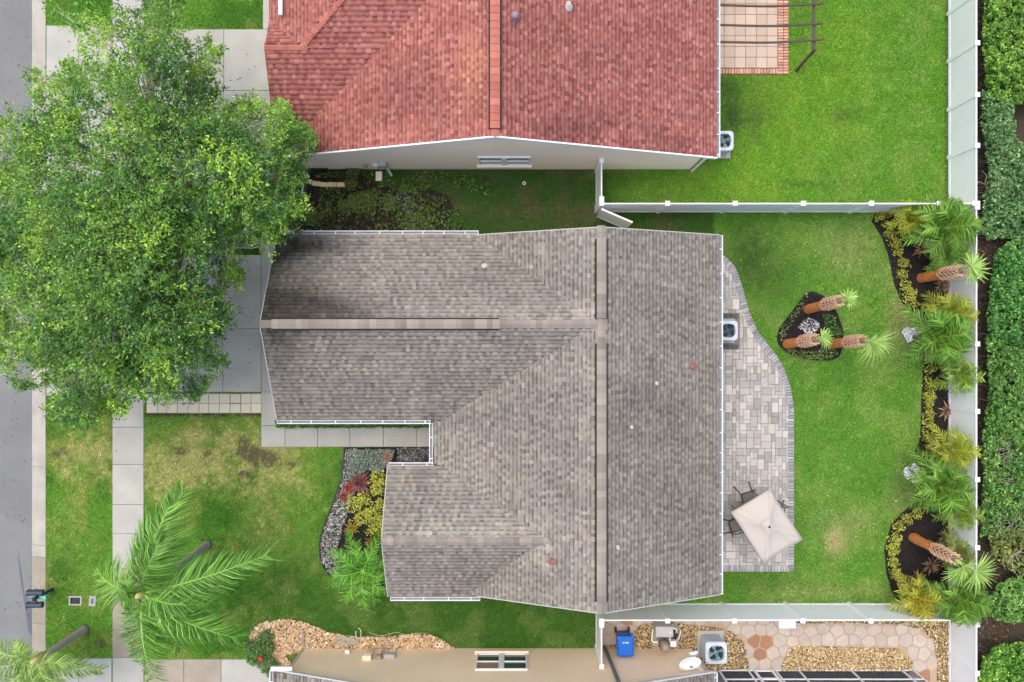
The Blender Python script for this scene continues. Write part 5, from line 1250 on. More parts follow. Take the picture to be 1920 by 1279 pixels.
cover('ground_cover', None, np.array([(1540, 588), (1562, 592), (1576, 622), (1580, 640), (1562, 630), (1545, 612)], float), 700, S(44, 92, 40), S(92, 128, 66), zmax=.22)
# low shrubs in the dark strip between the houses
DK = []
for s_ in range(3):
    V, Fq, c = blob_leaves(380, .42, .11, .06, S(48, 70, 34), S(112, 126, 66), zsc=.8, shell=.3, lump=.4, seed=30 + s_); hold = npmesh('foliage', V, Fq, M_leaf, None, colr=c); DK.append(hold.data); bpy.data.objects.remove(hold)
for i, (l_, x, y, k_) in enumerate((('scrubby low shrub in the dark side strip, nearest the oak', 648, 386, .8), ('scrubby low shrub in the dark side strip, second from the oak', 668, 378, 1.0), ('scrubby low shrub in the dark side strip, third from the oak', 690, 376, .9),
                              ('yellowish low shrub in the dark side strip, furthest from the oak', 728, 382, .85), ('leafy weed growing against the red house wall by the edging stones', 662, 318, .8), ('low weed beside the curved edging stones', 658, 345, .6), ('dark low shrub under the oak edge by the gutter', 590, 405, 1.0))):
    c = P(x, y, .2); t = thing('low_shrub', l_, 'shrub', (c[0], c[1], 0), 'scrubby shrubs in the side strip'); inst('foliage', DK[i % 3], t, (c[0], c[1], 0), rz=i * 1.3, sc=(k_, k_, k_)); inst('stem', STEM, t, (c[0], c[1], 0))

# ------------------------------------------------------------------ back bed planting
row = [(1651, 404), (1667, 403), (1666, 421), (1670, 435), (1680, 452), (1686, 471), (1695, 494), (1693, 514), (1700, 535), (1706, 552), (1713, 566)]
ordn = ['first', 'second', 'third', 'fourth', 'fifth', 'sixth', 'seventh', 'eighth', 'ninth', 'tenth', 'eleventh', 'twelfth', 'thirteenth']
for i, (x, y) in enumerate(row): golden('golden shrub on the upper curve of the palm bed, %s from the dividing fence' % ordn[i], x, y, (13, 11, 11, 12, 14, 13, 14, 12, 14, 15, 14)[i], 'golden shrubs edging the palm bed')
row = [(1737, 575), (1741, 672), (1745, 692), (1747, 719), (1744, 743), (1746, 757), (1744, 776), (1742, 793), (1741, 817), (1746, 850)]
for i, (x, y) in enumerate(row): golden('golden shrub in the straight middle of the palm bed, %s going down' % ordn[i], x, y, (12, 13, 13, 14, 14, 12, 12, 13, 13, 14)[i], 'golden shrubs edging the palm bed')
row = [(1722, 961), (1701, 974), (1686, 988), (1679, 1014), (1676, 1032), (1678, 1054), (1680, 1074), (1688, 1084)]
for i, (x, y) in enumerate(row): golden('golden shrub on the lower curve of the palm bed, %s going down' % ordn[i], x, y, (15, 13, 13, 16, 16, 15, 13, 13)[i], 'golden shrubs edging the palm bed')
GA, GB = S(50, 100, 26), S(122, 164, 60)
YA, YB = S(98, 124, 26), S(166, 176, 62)
bushpalm('yellow-green palm by the bed corner under the dividing fence', (1705, 409), 1.0, 42, 15, YA, YB, ll=.34, seed=11, zt=(.15, .5))
bushpalm('glossy green palm reaching over the fence corner', (1770, 428), 1.7, 72, 15, GA, GB, ll=.48, nl=34, seed=12, w=.036, lift=.75)
bushpalm('green palm above the first leaning sabal trunk', (1778, 478), 1.2, 46, 14, S(66, 120, 40), S(140, 178, 72), ll=.36, seed=13, zt=(.2, .5))
bushpalm('yellow-green palm leaning on the back fence above the white stones', (1775, 590), 1.3, 52, 17, YA, YB, ll=.40, nl=30, seed=14)
bushpalm('broad glossy palm beside the round patch of white stones', (1758, 632), 1.7, 66, 15, GA, GB, ll=.5, nl=34, seed=15, w=.036, lift=.75)
bushpalm('green palm against the back fence, halfway down the bed', (1793, 704), 1.1, 42, 15, S(70, 118, 36), S(148, 178, 70), ll=.36, seed=16)
bushpalm('yellow-green palm against the fence above the second white patch', (1780, 842), 1.2, 46, 16, YA, YB, ll=.36, seed=17, nl=30)
bushpalm('broad glossy palm beside the second patch of white stones', (1758, 912), 1.6, 66, 15, GA, GB, ll=.5, nl=34, seed=18, w=.036, lift=.75)
bushpalm('green palm under the glossy palm near the last fence bay', (1792, 958), 1.1, 40, 14, S(74, 120, 36), S(150, 176, 66), ll=.36, seed=19)
bushpalm('yellow-tipped palm in the lower corner of the bed by the fence', (1716, 1118), 1.1, 48, 16, S(88, 132, 36), S(196, 178, 62), ll=.38, nl=30, seed=20)
bushpalm('glossy palm in the lower fence corner', (1792, 1118), 1.6, 62, 14, GA, GB, ll=.5, nl=34, seed=21, w=.036, lift=.75)
bushpalm('small green palm behind the lowest sabal trunk', (1780, 1035), .9, 40, 12, S(84, 120, 44), S(150, 160, 74), ll=.34, seed=22)
for l_, x, y in (('greyish bromeliad in open mulch near the glossy corner palm', 1728, 466), ('brown bromeliad beneath the first leaning sabal trunk', 1767, 535), ('brown bromeliad alone between two palms and the fence', 1776, 770),
                 ('brown bromeliad by the fence above the lowest sabal', 1774, 1004), ('brown bromeliad under the lowest sabal crown', 1746, 1060), ('grey-brown bromeliad beside the yellow-tipped palm', 1718, 1084)):
    rosette('bromeliad', l_, (x, y), 34, .42, S(92, 76, 62), S(166, 140, 108), group='bromeliads in the palm bed', up=(.1, 1.2))
def stone_patch(name, label, c_px, R, n, sq=1.0, cols=((236, 236, 240), (214, 216, 222), (248, 248, 250), (190, 194, 200))):
    c = P(*c_px); t = thing(name, label, 'stones', (c[0], c[1], 0), 'white stone patches')
    a = rng.uniform(0, 6.28, n); r = R * np.sqrt(rng.random(n)) * (.65 + .7 * vnoise(a * 1.6, a * 0 + c_px[0], 1.3, 3)); o_ = pebbles(t, c_px[0] + r * np.cos(a), c_px[1] + sq * r * np.sin(a), .026, cols, z=.03, name='white_stones')
    mb = MB()
    for k_ in range(5): b = k_ * 1.3; mb.tube([(c[0] + .1, c[1], .0), (c[0] + .15 + .2 * math.cos(b), c[1] + .2 * math.sin(b), .22)], [.012, .004], 5)
    mb.build('bare_stem', M_bark, t)
stone_patch('stone_patch', 'round patch of white stones at the bed edge below the upper curve', (1708, 625), 15, 420)
stone_patch('stone_patch', 'round patch of white stones at the bed edge near the lower curve', (1711, 888), 16, 480)
stone_patch('stone_patch', 'patch of white stones in the middle of the palm island', (1518, 612), 19, 240, .7, ((176, 180, 184), (150, 154, 158), (206, 208, 210), (120, 124, 122)))

# sabal palms
def sabal(label, base_px, top_px, z, fans, r=.17, wind=None):
    b = P(*base_px, 0); c = P(*top_px, z); t = thing('sabal_palm', label, 'palm', (b[0], b[1], 0), 'young sabal palms')
    L = lambda f_: b + (c - b) * f_
    tk = MB(); fs_ = np.linspace(-.02, .56, 16); tk.tube([L(f) for f in fs_], [r * (1.12 - .3 * max(0, f)) * random.uniform(.94, 1.06) for f in fs_], 16)
    tk.v = [tuple(np.array(v) + rng.normal(size=3) * .006) for v in tk.v]; tk.build('trunk', M_sabal, t, True)
    MB().tube([L(.5), L(.75), L(.97)], [r * .9, r * .8, r * .35], 12).build('upper_trunk', M_bark, t, True)
    bt = MB(); nrow = 11; ax = (c - b) / np.linalg.norm(c - b); e1 = np.cross(ax, [0, 1, 0]); e1 /= np.linalg.norm(e1); e2 = np.cross(ax, e1)
    for j in range(nrow):
        f_ = .5 + .47 * j / nrow; rad = r * (1.0 - .35 * (j / nrow) ** 2)
        for k_ in range(7):
            a = (k_ + .5 * (j % 2)) * 2 * math.pi / 7 + random.uniform(-.08, .08); o_ = e1 * math.cos(a) + e2 * math.sin(a); s_ = -e1 * math.sin(a) + e2 * math.cos(a)
            for sg in (-1, 1):       # split leaf base: two straps crossing upward
                p0 = L(f_) + o_ * rad * .9; p1 = p0 + ax * .24 + s_ * sg * .085 + o_ * .06
                q = ax * .022 + s_ * .0; h_ = o_ * .03
                bt.add([p0 - q, p0 + q, p1 + q * .7, p1 - q * .7, p0 - q + h_, p0 + q + h_, p1 + q * .7 + h_, p1 - q * .7 + h_], [(0, 1, 2, 3), (7, 6, 5, 4), (0, 4, 5, 1), (1, 5, 6, 2), (2, 6, 7, 3), (3, 7, 4, 0)])
    bt.build('boots', M_boot, t)
    for (hx, hy, hz, tx, ty, tz, R, ns, dr) in fans:
        fr = Frond(); hub = P(hx, hy, hz); td = P(tx, ty, tz) - hub; fan(fr, c, hub, td, R, ns, S(100, 144, 56), S(164, 196, 104), droop=dr); build_fr(fr, 'frond', t)
    for k_ in range(3):
        d = ax + rng.normal(size=3) * .28; MB().tube([L(.96), L(.96) + d * .35], [.018, .006], 5).build('spear', mat('spear', S(150, 170, 80), .6, .1, 9) if 'spear' not in MATS else MATS['spear'], t)
    return t
sabal('leaning sabal palm trunk in the island, nearest the dividing fence', (1515, 580), (1577, 563), 3.05, [(1592, 562, 3.3, 1612, 566, 3.2, .42, 12, .2), (1588, 558, 3.4, 1602, 549, 3.5, .4, 9, .1)], r=.165)
sabal('short sabal palm trunk in the island, nearest the patio', (1475, 645), (1530, 636), 2.9, [(1546, 634, 3.0, 1562, 642, 2.8, .5, 14, .4), (1540, 630, 3.1, 1556, 632, 3.1, .42, 10, .2)], r=.165)
sabal('sabal palm in the island with one large drooping pale fan leaf', (1556, 645), (1620, 638), 3.05, [(1638, 640, 3.3, 1652, 672, 2.9, 1.05, 30, .5), (1630, 640, 3.4, 1640, 652, 3.2, .7, 14, .7)], r=.165)
sabal('sabal palm with orange trunk leaning over the back fence', (1728, 521), (1806, 507), 2.95, [(1822, 503, 3.2, 1846, 520, 2.9, .75, 20, .5), (1822, 500, 3.3, 1842, 484, 3.2, .6, 16, .3), (1818, 505, 3.2, 1850, 508, 3.2, .75, 14, .3)], r=.175)
sabal('sabal palm in the lower bed with fan leaf hanging beyond the fence', (1712, 1008), (1793, 1049), 3.0, [(1828, 1070, 3.1, 1862, 1092, 2.8, 1.05, 28, .4), (1806, 1062, 3.2, 1812, 1090, 2.9, .8, 18, .4), (1800, 1070, 2.9, 1784, 1102, 2.6, .7, 18, .4)], r=.165)

# ------------------------------------------------------------------ hedges beyond the fence
def hedge(label, poly, ztop, n, A_, B_, seed, group='clipped hedge shrubs behind the fence', sparse=()):
    q = np.array(poly, float); q = q + (q - q.mean(0)) * np.array([.05, .12]); c = P(*q.mean(0), 0); t = thing('hedge', label, 'hedge', (c[0], c[1], 0), group)
    px, py = scatter_in(q, int(n * 2.6)); m = len(px)
    lump = fbm(px * .03, py * .03, 1, seed); fine = fbm(px * .11, py * .11, 1, seed + 3)
    # distance to outline, lowers the shoulders
    ed = np.full(m, 1e9)
    for i in range(len(q)):
        a, b = q[i], q[(i + 1) % len(q)]; ab = b - a; tt = np.clip(((px - a[0]) * ab[0] + (py - a[1]) * ab[1]) / (ab @ ab), 0, 1); ed = np.minimum(ed, np.hypot(px - a[0] - ab[0] * tt, py - a[1] - ab[1] * tt))
    zz = ztop * (.60 + .60 * lump) - .55 * np.exp(-ed / 9.0) - rng.random(m) ** 2 * .5 + .75 * (fine - .5)
    low = rng.random(m) < .25; zz = np.where(low & (ed < 14), rng.uniform(.15, ztop * .8, m), zz)
    zz = np.maximum(zz, .1)
    keep = np.ones(m, bool)
    for (x, y, rx, ry) in sparse: keep &= rng.random(m) > .85 * np.exp(-((px - x) / rx) ** 2 - ((py - y) / ry) ** 2)
    keep &= rng.random(m) < sstep(.25, .5, fine) * .8 + .2; keep &= (ed > 9 * fbm(px * .09, py * .09, 1, seed + 21))
    deep = rng.random(m) < .3; zz = np.where(deep, rng.uniform(.35, .75, m) * ztop, zz)
    px, py, zz, lump, fine = px[keep], py[keep], zz[keep], lump[keep], fine[keep]; m = len(px)
    k0 = (H - zz) / F; C = np.stack([(px - 960) * k0, (639.5 - py) * k0, zz], 1)
    k_ = np.clip(rng.normal(.45, .25, m) + .8 * (fbm(px * .02, py * .02, 1, seed + 9) - .5), 0, 1)[:, None]
    cc = (A_ * (1 - k_) + B_ * k_) * rng.lognormal(0, .34, m)[:, None] * .85
    V, Fq, cl_ = leafquads(C, .125 * rng.uniform(.6, 1.3, m), .066 * rng.uniform(.6, 1.3, m), cc, up=.3)
    npmesh('foliage', V, Fq, M_leaf, t, colr=cl_)
    st = MB()
    for i in range(int(len(q) * 5)):
        j = random.randrange(m); b = P(px[j], py[j], 0); b = b * .55 + np.array([*C[j][:2], 0]) * .45
        st.tube([(C[j][0] - .15 + random.uniform(-.2, .2), C[j][1] + random.uniform(-.2, .2), -.03), (C[j][0], C[j][1], zz[j])], [.02, .008], 5)
    tag(st.build('stems', M_bark, t), kind='stuff')
hg1, hg2 = S(60, 108, 48), S(126, 166, 84)
hedge('bright green hedge block behind the fence, opposite the pergola lawn', [(1844, -40), (2010, -40), (2010, 185), (1905, 188), (1850, 180), (1842, 100)], 1.5, 9000, S(66, 114, 40), S(136, 176, 76), 101, sparse=[(1898, 82, 16, 9), (1895, 150, 8, 8)])
hedge('dark glossy hedge block behind the fence corner', [(1840, 178), (1850, 182), (1905, 188), (1908, 262), (1930, 270), (2010, 262), (2010, 432), (1905, 436), (1850, 440), (1840, 425), (1842, 360), (1852, 320), (1838, 240)], 1.45, 9500, S(52, 98, 52), S(128, 164, 104), 102, sparse=[(1858, 338, 22, 6)])
hedge('rounded green hedge block behind the fence, beside the overhanging sabal leaf', [(1866, 478), (1895, 456), (2010, 448), (2010, 640), (1900, 640), (1860, 630), (1848, 590), (1856, 540), (1860, 510)], 1.6, 9000, S(52, 110, 48), S(116, 164, 86), 103, sparse=[(1895, 600, 20, 8)])
hedge('green hedge block behind the middle of the palm bed fence', [(1848, 634), (1900, 644), (2010, 644), (2010, 800), (1905, 806), (1842, 800), (1852, 740), (1850, 680)], 1.45, 8200, hg1, hg2, 104, sparse=[(1895, 640, 14, 10)])
hedge('sparse twiggy hedge block behind the fence above the lower bed', [(1842, 806), (1905, 810), (2010, 806), (2010, 985), (1900, 985), (1838, 1000), (1842, 900)], 1.4, 7600, hg1, hg2, 105, sparse=[(1880, 850, 28, 18), (1890, 900, 22, 10), (1880, 980, 40, 16)])
hedge('yellowing hedge block behind the fence by the hanging fan leaf', [(1850, 1000), (1900, 990), (2010, 990), (2010, 1072), (1905, 1076), (1880, 1060), (1858, 1040)], 1.2, 4200, S(78, 100, 48), S(140, 150, 80), 106, sparse=[(1870, 1060, 30, 20)])
hedge('rounded hedge shrub beyond the fence, above the bare mulch gap', [(1852, 1120), (1870, 1096), (1910, 1078), (2010, 1076), (2010, 1165), (1900, 1168), (1868, 1162), (1850, 1145)], 1.3, 4600, S(60, 112, 48), S(136, 176, 92), 107)
hedge('big rounded hedge shrub beyond the fence, below the bare mulch gap', [(1832, 1268), (1845, 1230), (1868, 1210), (1905, 1206), (2010, 1205), (2010, 1330), (1836, 1330)], 1.3, 6500, S(60, 116, 40), S(140, 182, 80), 108)
# bare twigs in the sparse hedge stretches
tw = MB()
for (x, y, n_) in ((1882, 850, 26), (1885, 905, 18), (1862, 338, 16), (1890, 985, 18), (1895, 1040, 10)):
    for _ in range(n_): c = P(x + random.uniform(-22, 22), y + random.uniform(-10, 10), .9); a = random.uniform(0, 6.28); tw.tube([c, c + np.array([math.cos(a) * .3, math.sin(a) * .3, .2]), c + np.array([math.cos(a + .4) * .55, math.sin(a + .4) * .55, .3])], [.014, .01, .004], 4, cap=False)
o_ = tw.build('twigs', M_twig); tag(o_, kind='stuff')

# ------------------------------------------------------------------ mailboxes
mbp = P(98, 1105); mail = thing('mailbox_post', 'green-grey mailbox post with crossarm at the kerb', 'mailbox post', (mbp[0], mbp[1], 0))
pt = P(70, 1121, 1.0)
MB().tube([(mbp[0], mbp[1], -.05), (mbp[0], mbp[1], 1.15)], [.06, .05], 10).lathe((mbp[0], mbp[1], 1.15), [(.06, 0), (.08, .03), (.03, .09)], 10).build('post', M_navy, mail)
c0 = P(66, 1122, 1.0)
bar(MB(), (mbp[0], mbp[1], .92), (c0[0] - .12, c0[1] + .0, .92), .07, .06).build('arm', M_navy, mail)
bar(MB(), (c0[0], c0[1] + .34, .95), (c0[0], c0[1] - .32, .95), .06, .05).build('crossarm', M_navy, mail)
def mailbox(label, px, py):
    c = P(px, py, 1.05); t = thing('mailbox', label, 'mailbox', (c[0], c[1], .97), 'navy mailboxes at the kerb'); L_, r = .54, .10
    prof = [(-r, 0), (r, 0), (r, .12)] + [(r * math.cos(a), .12 + r * math.sin(a)) for a in np.radians(np.linspace(15, 165, 8))] + [(-r, .12)]
    n = len(prof); m_ = MB(); m_.add([(c[0] - L_ / 2, c[1] + y, .975 + z) for y, z in prof] + [(c[0] + L_ / 2, c[1] + y, .975 + z) for y, z in prof], [tuple(range(n)), tuple(range(n, 2 * n))[::-1]] + [(i, n + i, n + (i + 1) % n, (i + 1) % n) for i in range(n)])
    m_.build('body', M_navy, t)
    MB().box((c[0] - L_ / 2 - .012, c[1], 1.08), (.02, 2 * r + .02, .22)).build('door', M_navy, t)
    MB().box((c[0] + .1, c[1] + r + .012, 1.13), (.16, .008, .03)).build('flag', M_acdark, t)
    for k_ in range(4): MB().box((c[0] - .13 + k_ * .09, c[1] + r + .006, 1.06), (.035, .006, .05)).build('number_plate', M_lead, t)
mailbox('navy mailbox nearer the oak of the pair on the kerb post', 68, 1111); mailbox('navy mailbox nearer the leaning palm of the pair on the kerb post', 67, 1134)
c = P(80, 1120, .85); np_ = thing('newspaper_holder', 'small turquoise newspaper holder between the two mailboxes', 'holder', (c[0], c[1], .8))
MB().tube([(c[0] - .16, c[1], .86), (c[0] + .16, c[1], .86)], .07, 12, cap=False).build('tube', M_cyan, np_); MB().box((c[0], c[1], .80), (.22, .05, .03)).build('bracket', M_navy, np_)
# utility boxes in the verge
c = P(142, 1126); ub = thing('valve_box', 'open black valve box sunk in the verge grass', 'utility box', (c[0], c[1], 0))
mb = MB()
for dx, dy, w_, h_ in ((0, .15, .48, .05), (0, -.15, .48, .05), (.22, 0, .05, .25), (-.22, 0, .05, .25)): mb.box((c[0] + dx, c[1] + dy, .0), (w_, h_, .09))
mb.build('rim', M_greyeq, ub); MB().box((c[0], c[1], -.02), (.40, .26, .02)).build('bottom', M_black, ub); MB().lathe((c[0] + .05, c[1], -.01), [(.06, 0), (.06, .02), (.02, .03)], 10).build('valve', M_acdark, ub)
c = P(174, 1127); ub = thing('meter_box', 'grey concrete meter box with dark lid in the verge grass', 'utility box', (c[0], c[1], 0))
MB().bbox((c[0], c[1], .0), (.27, .40, .07), rz=-.1, b=.015).build('frame', M_conc, ub); MB().bbox((c[0], c[1], .036), (.10, .20, .012), rz=-.1, b=.004).build('lid', M_slate, ub)

# ------------------------------------------------------------------ side strip details
c = P(711, 331); t = thing('stepping_stone', 'single pale square stepping stone below the red house wall', 'stone', (c[0], c[1], 0)); MB().bbox((c[0], c[1], .05), (.24, .36, .10), b=.015).build('slab', M_stucco_n, t)
for i, (x, y, a) in enumerate(((578, 341, -.15), (594, 345, -.1), (609, 347, -.06), (624, 347, 0), (640, 347, .02))):
    c = P(x, y); t = thing('edging_stone', 'cream edging stone in the curved row by the oak, %s from the oak' % ordn[i], 'stone', (c[0], c[1], 0), 'cream edging stones'); MB().bbox((c[0], c[1], .05), (.31, .18, .16), rz=a, b=.03).build('block', M_edge, t)
c = P(983, 344); t = thing('sprinkler_ring', 'small white sprinkler ring in the dark grass strip', 'sprinkler', (c[0], c[1], 0)); MB().tube([(c[0] + .055 * math.cos(a), c[1] + .055 * math.sin(a), .05) for a in np.linspace(0, 6.2832, 17)], .02, 6, cap=False).build('ring', M_pvc, t); MB().lathe((c[0], c[1], 0), [(.03, 0), (.03, .04)], 8).build('head', M_black, t)
# meters on the red house wall
def wallbox(name, label, x, z, y, face, sz, m, conduits=(), cat='meter box'):
    t = thing(name, label, cat, (x, y, 0)); MB().bbox((x, y + face * sz[1] / 2, z), sz, b=.015).build('box', m, t)
    MB().box((x, y + face * (sz[1] + .006), z), (sz[0] * .7, .012, sz[2] * .6)).build('cover', m, t)
    for dx in conduits: MB().tube([(x + dx, y + face * .035, .0), (x + dx, y + face * .035, z - sz[2] / 2)], .016, 6).build('conduit', M_pipe, t)
wallbox('meter_box', 'grey electric meter box on the red house wall', -4.75, 1.15, 6.57, -1, (.3, .16, .42), M_greyeq, (-.05, .1))
wallbox('cable_box', 'small pale cable box on the red house wall, oak side of the meter', -5.05, .95, 6.57, -1, (.2, .1, .22), M_pvc, (0,))
wallbox('cable_box', 'little dark junction box on the red house wall, nearest the oak', -5.45, .9, 6.57, -1, (.16, .1, .12), M_greybr, (0,))
t = thing('wall_pipe', 'white drain pipe elbow at the foot of the red house wall', 'pipe', (-4.65, 6.4, 0)); MB().tube([(-4.68, 6.5, .75), (-4.66, 6.44, .35), (-4.60, 6.32, .06)], .045, 8).build('pipe', M_pvc, t); MB().lathe((-4.68, 6.5, .72), [(.06, 0), (.06, .08)], 10).build('collar', M_pvc, t)
# utilities on the tan house wall
wallbox('meter_box', 'tan electric panel with conduits on the tan house wall', -5.35, .95, WYS, 1, (.32, .18, .45), M_stucco_s, (-.12, 0, .12))
wallbox('cable_box', 'grey cable box with pale lid on the tan house wall', -4.55, .85, WYS, 1, (.42, .14, .26), M_greyeq, (-.15, .15))
wallbox('junction_box', 'dark junction box between the tan electric panel and cable box', -4.92, 1.0, WYS, 1, (.2, .14, .22), M_greybr, (0, .08))
wallbox('hose_bib', 'small white hose bib plate on the tan house wall', -6.2, .45, WYS, 1, (.18, .12, .16), M_pvc, (), 'hose bib')
t = thing('downspout_elbow', 'grey-brown downspout elbow lying on the river rocks', 'pipe', (-8.0, -11.4, 0)); MB().tube([P(571, 1213, .06), P(568, 1200, .06), P(570, 1186, .06)], [.07, .075, .07], 8).build('pipe', M_greybr, t)
t = thing('garden_hose', 'tangled grey garden hose on the river rocks by the tan wall', 'hose', (-6.1, -11.2, 0)); mb = MB(); pts = []
for k_ in range(60): a = k_ * .55; pts.append((*P(650 + 22 * math.cos(a) + random.uniform(-4, 4), 1199 + 7 * math.sin(a * 1.13) + random.uniform(-2, 2))[:2], .07 + random.uniform(0, .05)))
mb.tube(spline(pts, 3), .011, 5); mb.build('coil', M_green, t)
MB().tube([P(670 + 5 * math.cos(a) + 2, 1188 + 10 * math.sin(a), .12) for a in np.linspace(-1.6, 3.6, 16)], .012, 5).build('loop', M_pvc, t)
MB().tube(spline([P(x, y, .08) for x, y in ((692, 1186), (715, 1192), (742, 1186), (760, 1190), (782, 1187), (802, 1188))], 5), .010, 5).build('run', M_green, t)
t = thing('hose_reel_pot', 'two small pale rings at the end of the river rock bed', 'pipe rings', (*P(825, 1208)[:2], 0))
for x in (820, 828): c = P(x, 1209, .06); MB().tube([(c[0] + .07 * math.cos(a), c[1] + .08 * math.sin(a), .08) for a in np.linspace(0, 6.2832, 15)], .022, 6, cap=False).build('ring', M_pvc, t)
# red-flowered shrub at the corner of the tan house
c = P(490, 1222, .4); t = thing('flowering_shrub', 'leafy green shrub with red flower at the rock bed corner', 'shrub', (c[0], c[1], 0))
LVs = []
for (dx, dy, R, n_) in ((0, 0, .42, 380), (-.3, -.25, .38, 300), (.15, -.55, .36, 260), (.1, .45, .3, 200), (-.45, .1, .3, 180), (.35, -.75, .3, 150)):
    V, Fq, cc = blob_leaves(n_, R, .12, .055, S(44, 82, 38), S(104, 134, 74), seed=int(R * 100)); V = V + np.array([c[0] + dx, c[1] + dy, .1]); LVs.append((V, Fq, cc))
V, Fq, cc = merge(LVs); npmesh('foliage', V, Fq, M_leaf, t, colr=cc)
MB().lathe((c[0] + .02, c[1] - .2, .52), [(.03, 0), (.09, .05), (.07, .09), (.02, .10)], 9).build('flower', M_redfl, t); inst('stem', STEM, t, (c[0], c[1], 0))

# ------------------------------------------------------------------ side yard equipment
c = P(1172, 1209, .9); bn_ = thing('recycling_bin', 'blue wheeled recycling bin against the tan house wall', 'bin', (c[0], c[1], 0))
cx, cy = c[0], c[1] + .0
m_ = MB(); lo = [(-.22, -.24), (.22, -.24), (.22, .22), (-.22, .22)]; hi = [(-.29, -.33), (.29, -.33), (.29, .30), (-.29, .30)]
m_.add([(cx + x, cy + y, .06) for x, y in lo] + [(cx + x, cy + y, .96) for x, y in hi], [(3, 2, 1, 0), (4, 5, 6, 7)] + [(i, (i + 1) % 4, 4 + (i + 1) % 4, 4 + i) for i in range(4)]); m_.build('body', M_bluedk, bn_)
m_ = MB(); ring = [(-.31, -.36), (-.27, -.40), (.27, -.40), (.31, -.36), (.31, .30), (.26, .35), (-.26, .35), (-.31, .30)]
n = len(ring); m_.add([(cx + x, cy + y, .965) for x, y in ring] + [(cx + x, cy + y, 1.0) for x, y in ring] + [(cx + x * .8, cy + y * .8, 1.05) for x, y in ring], [tuple(range(n))[::-1], tuple(range(2 * n, 3 * n))] + [(r * n + i, r * n + (i + 1) % n, (r + 1) * n + (i + 1) % n, (r + 1) * n + i) for r in range(2) for i in range(n)]); lid = m_.build('lid', M_bluebin, bn_)
mb = MB()
for k_, (dx, w_) in enumerate(((-.09, .05), (-.03, .03), (.03, .05), (.09, .05))): mb.box((cx + dx, cy + .13, 1.0515), (w_ * .7, .055, .004))
mb.build('emblem', M_pvc, lid)
MB().tube([(cx - .26, cy + .36, .95), (cx - .26, cy + .44, .98), (cx + .26, cy + .44, .98), (cx + .26, cy + .36, .95)], .022, 8).build('handle', M_bluedk, bn_)
for s_ in (-1, 1): MB().lathe((cx + s_ * .25, cy + .26, .12), [(.11, -.03), (.12, 0), (.11, .03)], 16, mtx=Matrix.Rotation(math.pi / 2, 3, 'Y')).build('wheel', M_black, bn_)
pq = thing('pool_equipment', 'grey pool heater, pump and filter with white pipes on gravel', 'pool equipment', (*P(1247, 1192)[:2], 0))
c = P(1247, 1185, .75)
MB().bbox((*P(1247, 1192)[:2], .04), (1.0, .75, .06), b=.01).build('pad', M_conc, pq)
MB().bbox((c[0] - .02, c[1] + .0, .42), (.66, .40, .70), b=.02).build('heater', M_greyeq, pq)
f0 = P(1240, 1194, .1); f1 = P(1247, 1207, 1.0)
MB().tube([(f0[0], f0[1] - .08, .07), (f0[0], f0[1] - .08, .2), (f0[0] - .0, f0[1] - .1, .85), (f0[0], f0[1] - .1, 1.0), (f0[0], f0[1] - .1, 1.04)], [.15, .16, .16, .12, .06], 18).build('filter', M_greybr, pq, True)
MB().lathe((f0[0], f0[1] - .1, .55), [(.172, 0), (.18, .03), (.172, .06)], 18).build('clamp', M_black, pq)
pm = P(1264, 1193, .3); MB().tube([(pm[0] - .02, pm[1] + .2, .32), (pm[0] - .02, pm[1] - .1, .32)], .11, 14).lathe((pm[0] - .02, pm[1] + .12, .35), [(.12, 0), (.12, .16), (.09, .2)], 14).build('pump', M_black, pq, True)
cb = P(1262, 1207, .6); MB().bbox((cb[0], cb[1], .42), (.24, .22, .5), b=.02).build('timer_box', M_pvc, pq)
for pts in ([(1240, 1177, .62), (1267, 1179, .62), (1267, 1187, .5)], [(1224, 1180, .3), (1223, 1192, .4), (1223, 1203, .45), (1234, 1204, .5)], [(1257, 1184, .8), (1257, 1206, .5), (1270, 1200, .45)], [(1250, 1168, .1), (1251, 1174, .5), (1257, 1186, .8)], [(1262, 1170, .1), (1258, 1182, .6)], [(1272, 1178, .1), (1276, 1184, .3), (1272, 1200, .3)]):
    MB().tube(spline([P(*p) for p in pts], 4), .026, 8).build('pipe', M_pvc, pq)
dp = P(1297, 1221); dsh = thing('satellite_dish', 'white satellite dish on an angled mount at the tan house corner', 'satellite dish', (dp[0], dp[1], 0))
dc = P(1292, 1240, 2.3); R_ = Matrix.Rotation(math.radians(28), 3, 'X') @ Matrix.Rotation(math.radians(8), 3, 'Y')
prof = [(.01, 0.0), (.15, .015), (.30, .06), (.40, .11), (.405, .115), (.40, .12), (.30, .075), (.15, .03), (.01, .015)]
m_ = MB(); m_.lathe(dc, prof, 28, mtx=R_ @ Matrix.Diagonal((1, .85, 1))); m_.build('dish', M_white, dsh, True)
MB().tube([(dp[0], dp[1], -.05), (dp[0], dp[1], 1.9), tuple(dc - np.array([0, 0, .02]))], .03, 8).build('mast', M_white, dsh)
lnb = dc + np.array([.10, .42, .32]); MB().tube([tuple(dc + np.array([-.05, .30, .05])), tuple(lnb)], .016, 6).tube([tuple(dc + np.array([.28, .20, .05])), tuple(lnb)], .012, 6).build('arm', M_white, dsh)
MB().bbox(lnb, (.26, .09, .09), rz=.2, b=.02).build('receiver', M_white, dsh); MB().box(dc + np.array([.06, -.16, .10]), (.10, .05, .01), mtx=R_).build('emblem', M_iron, dsh)
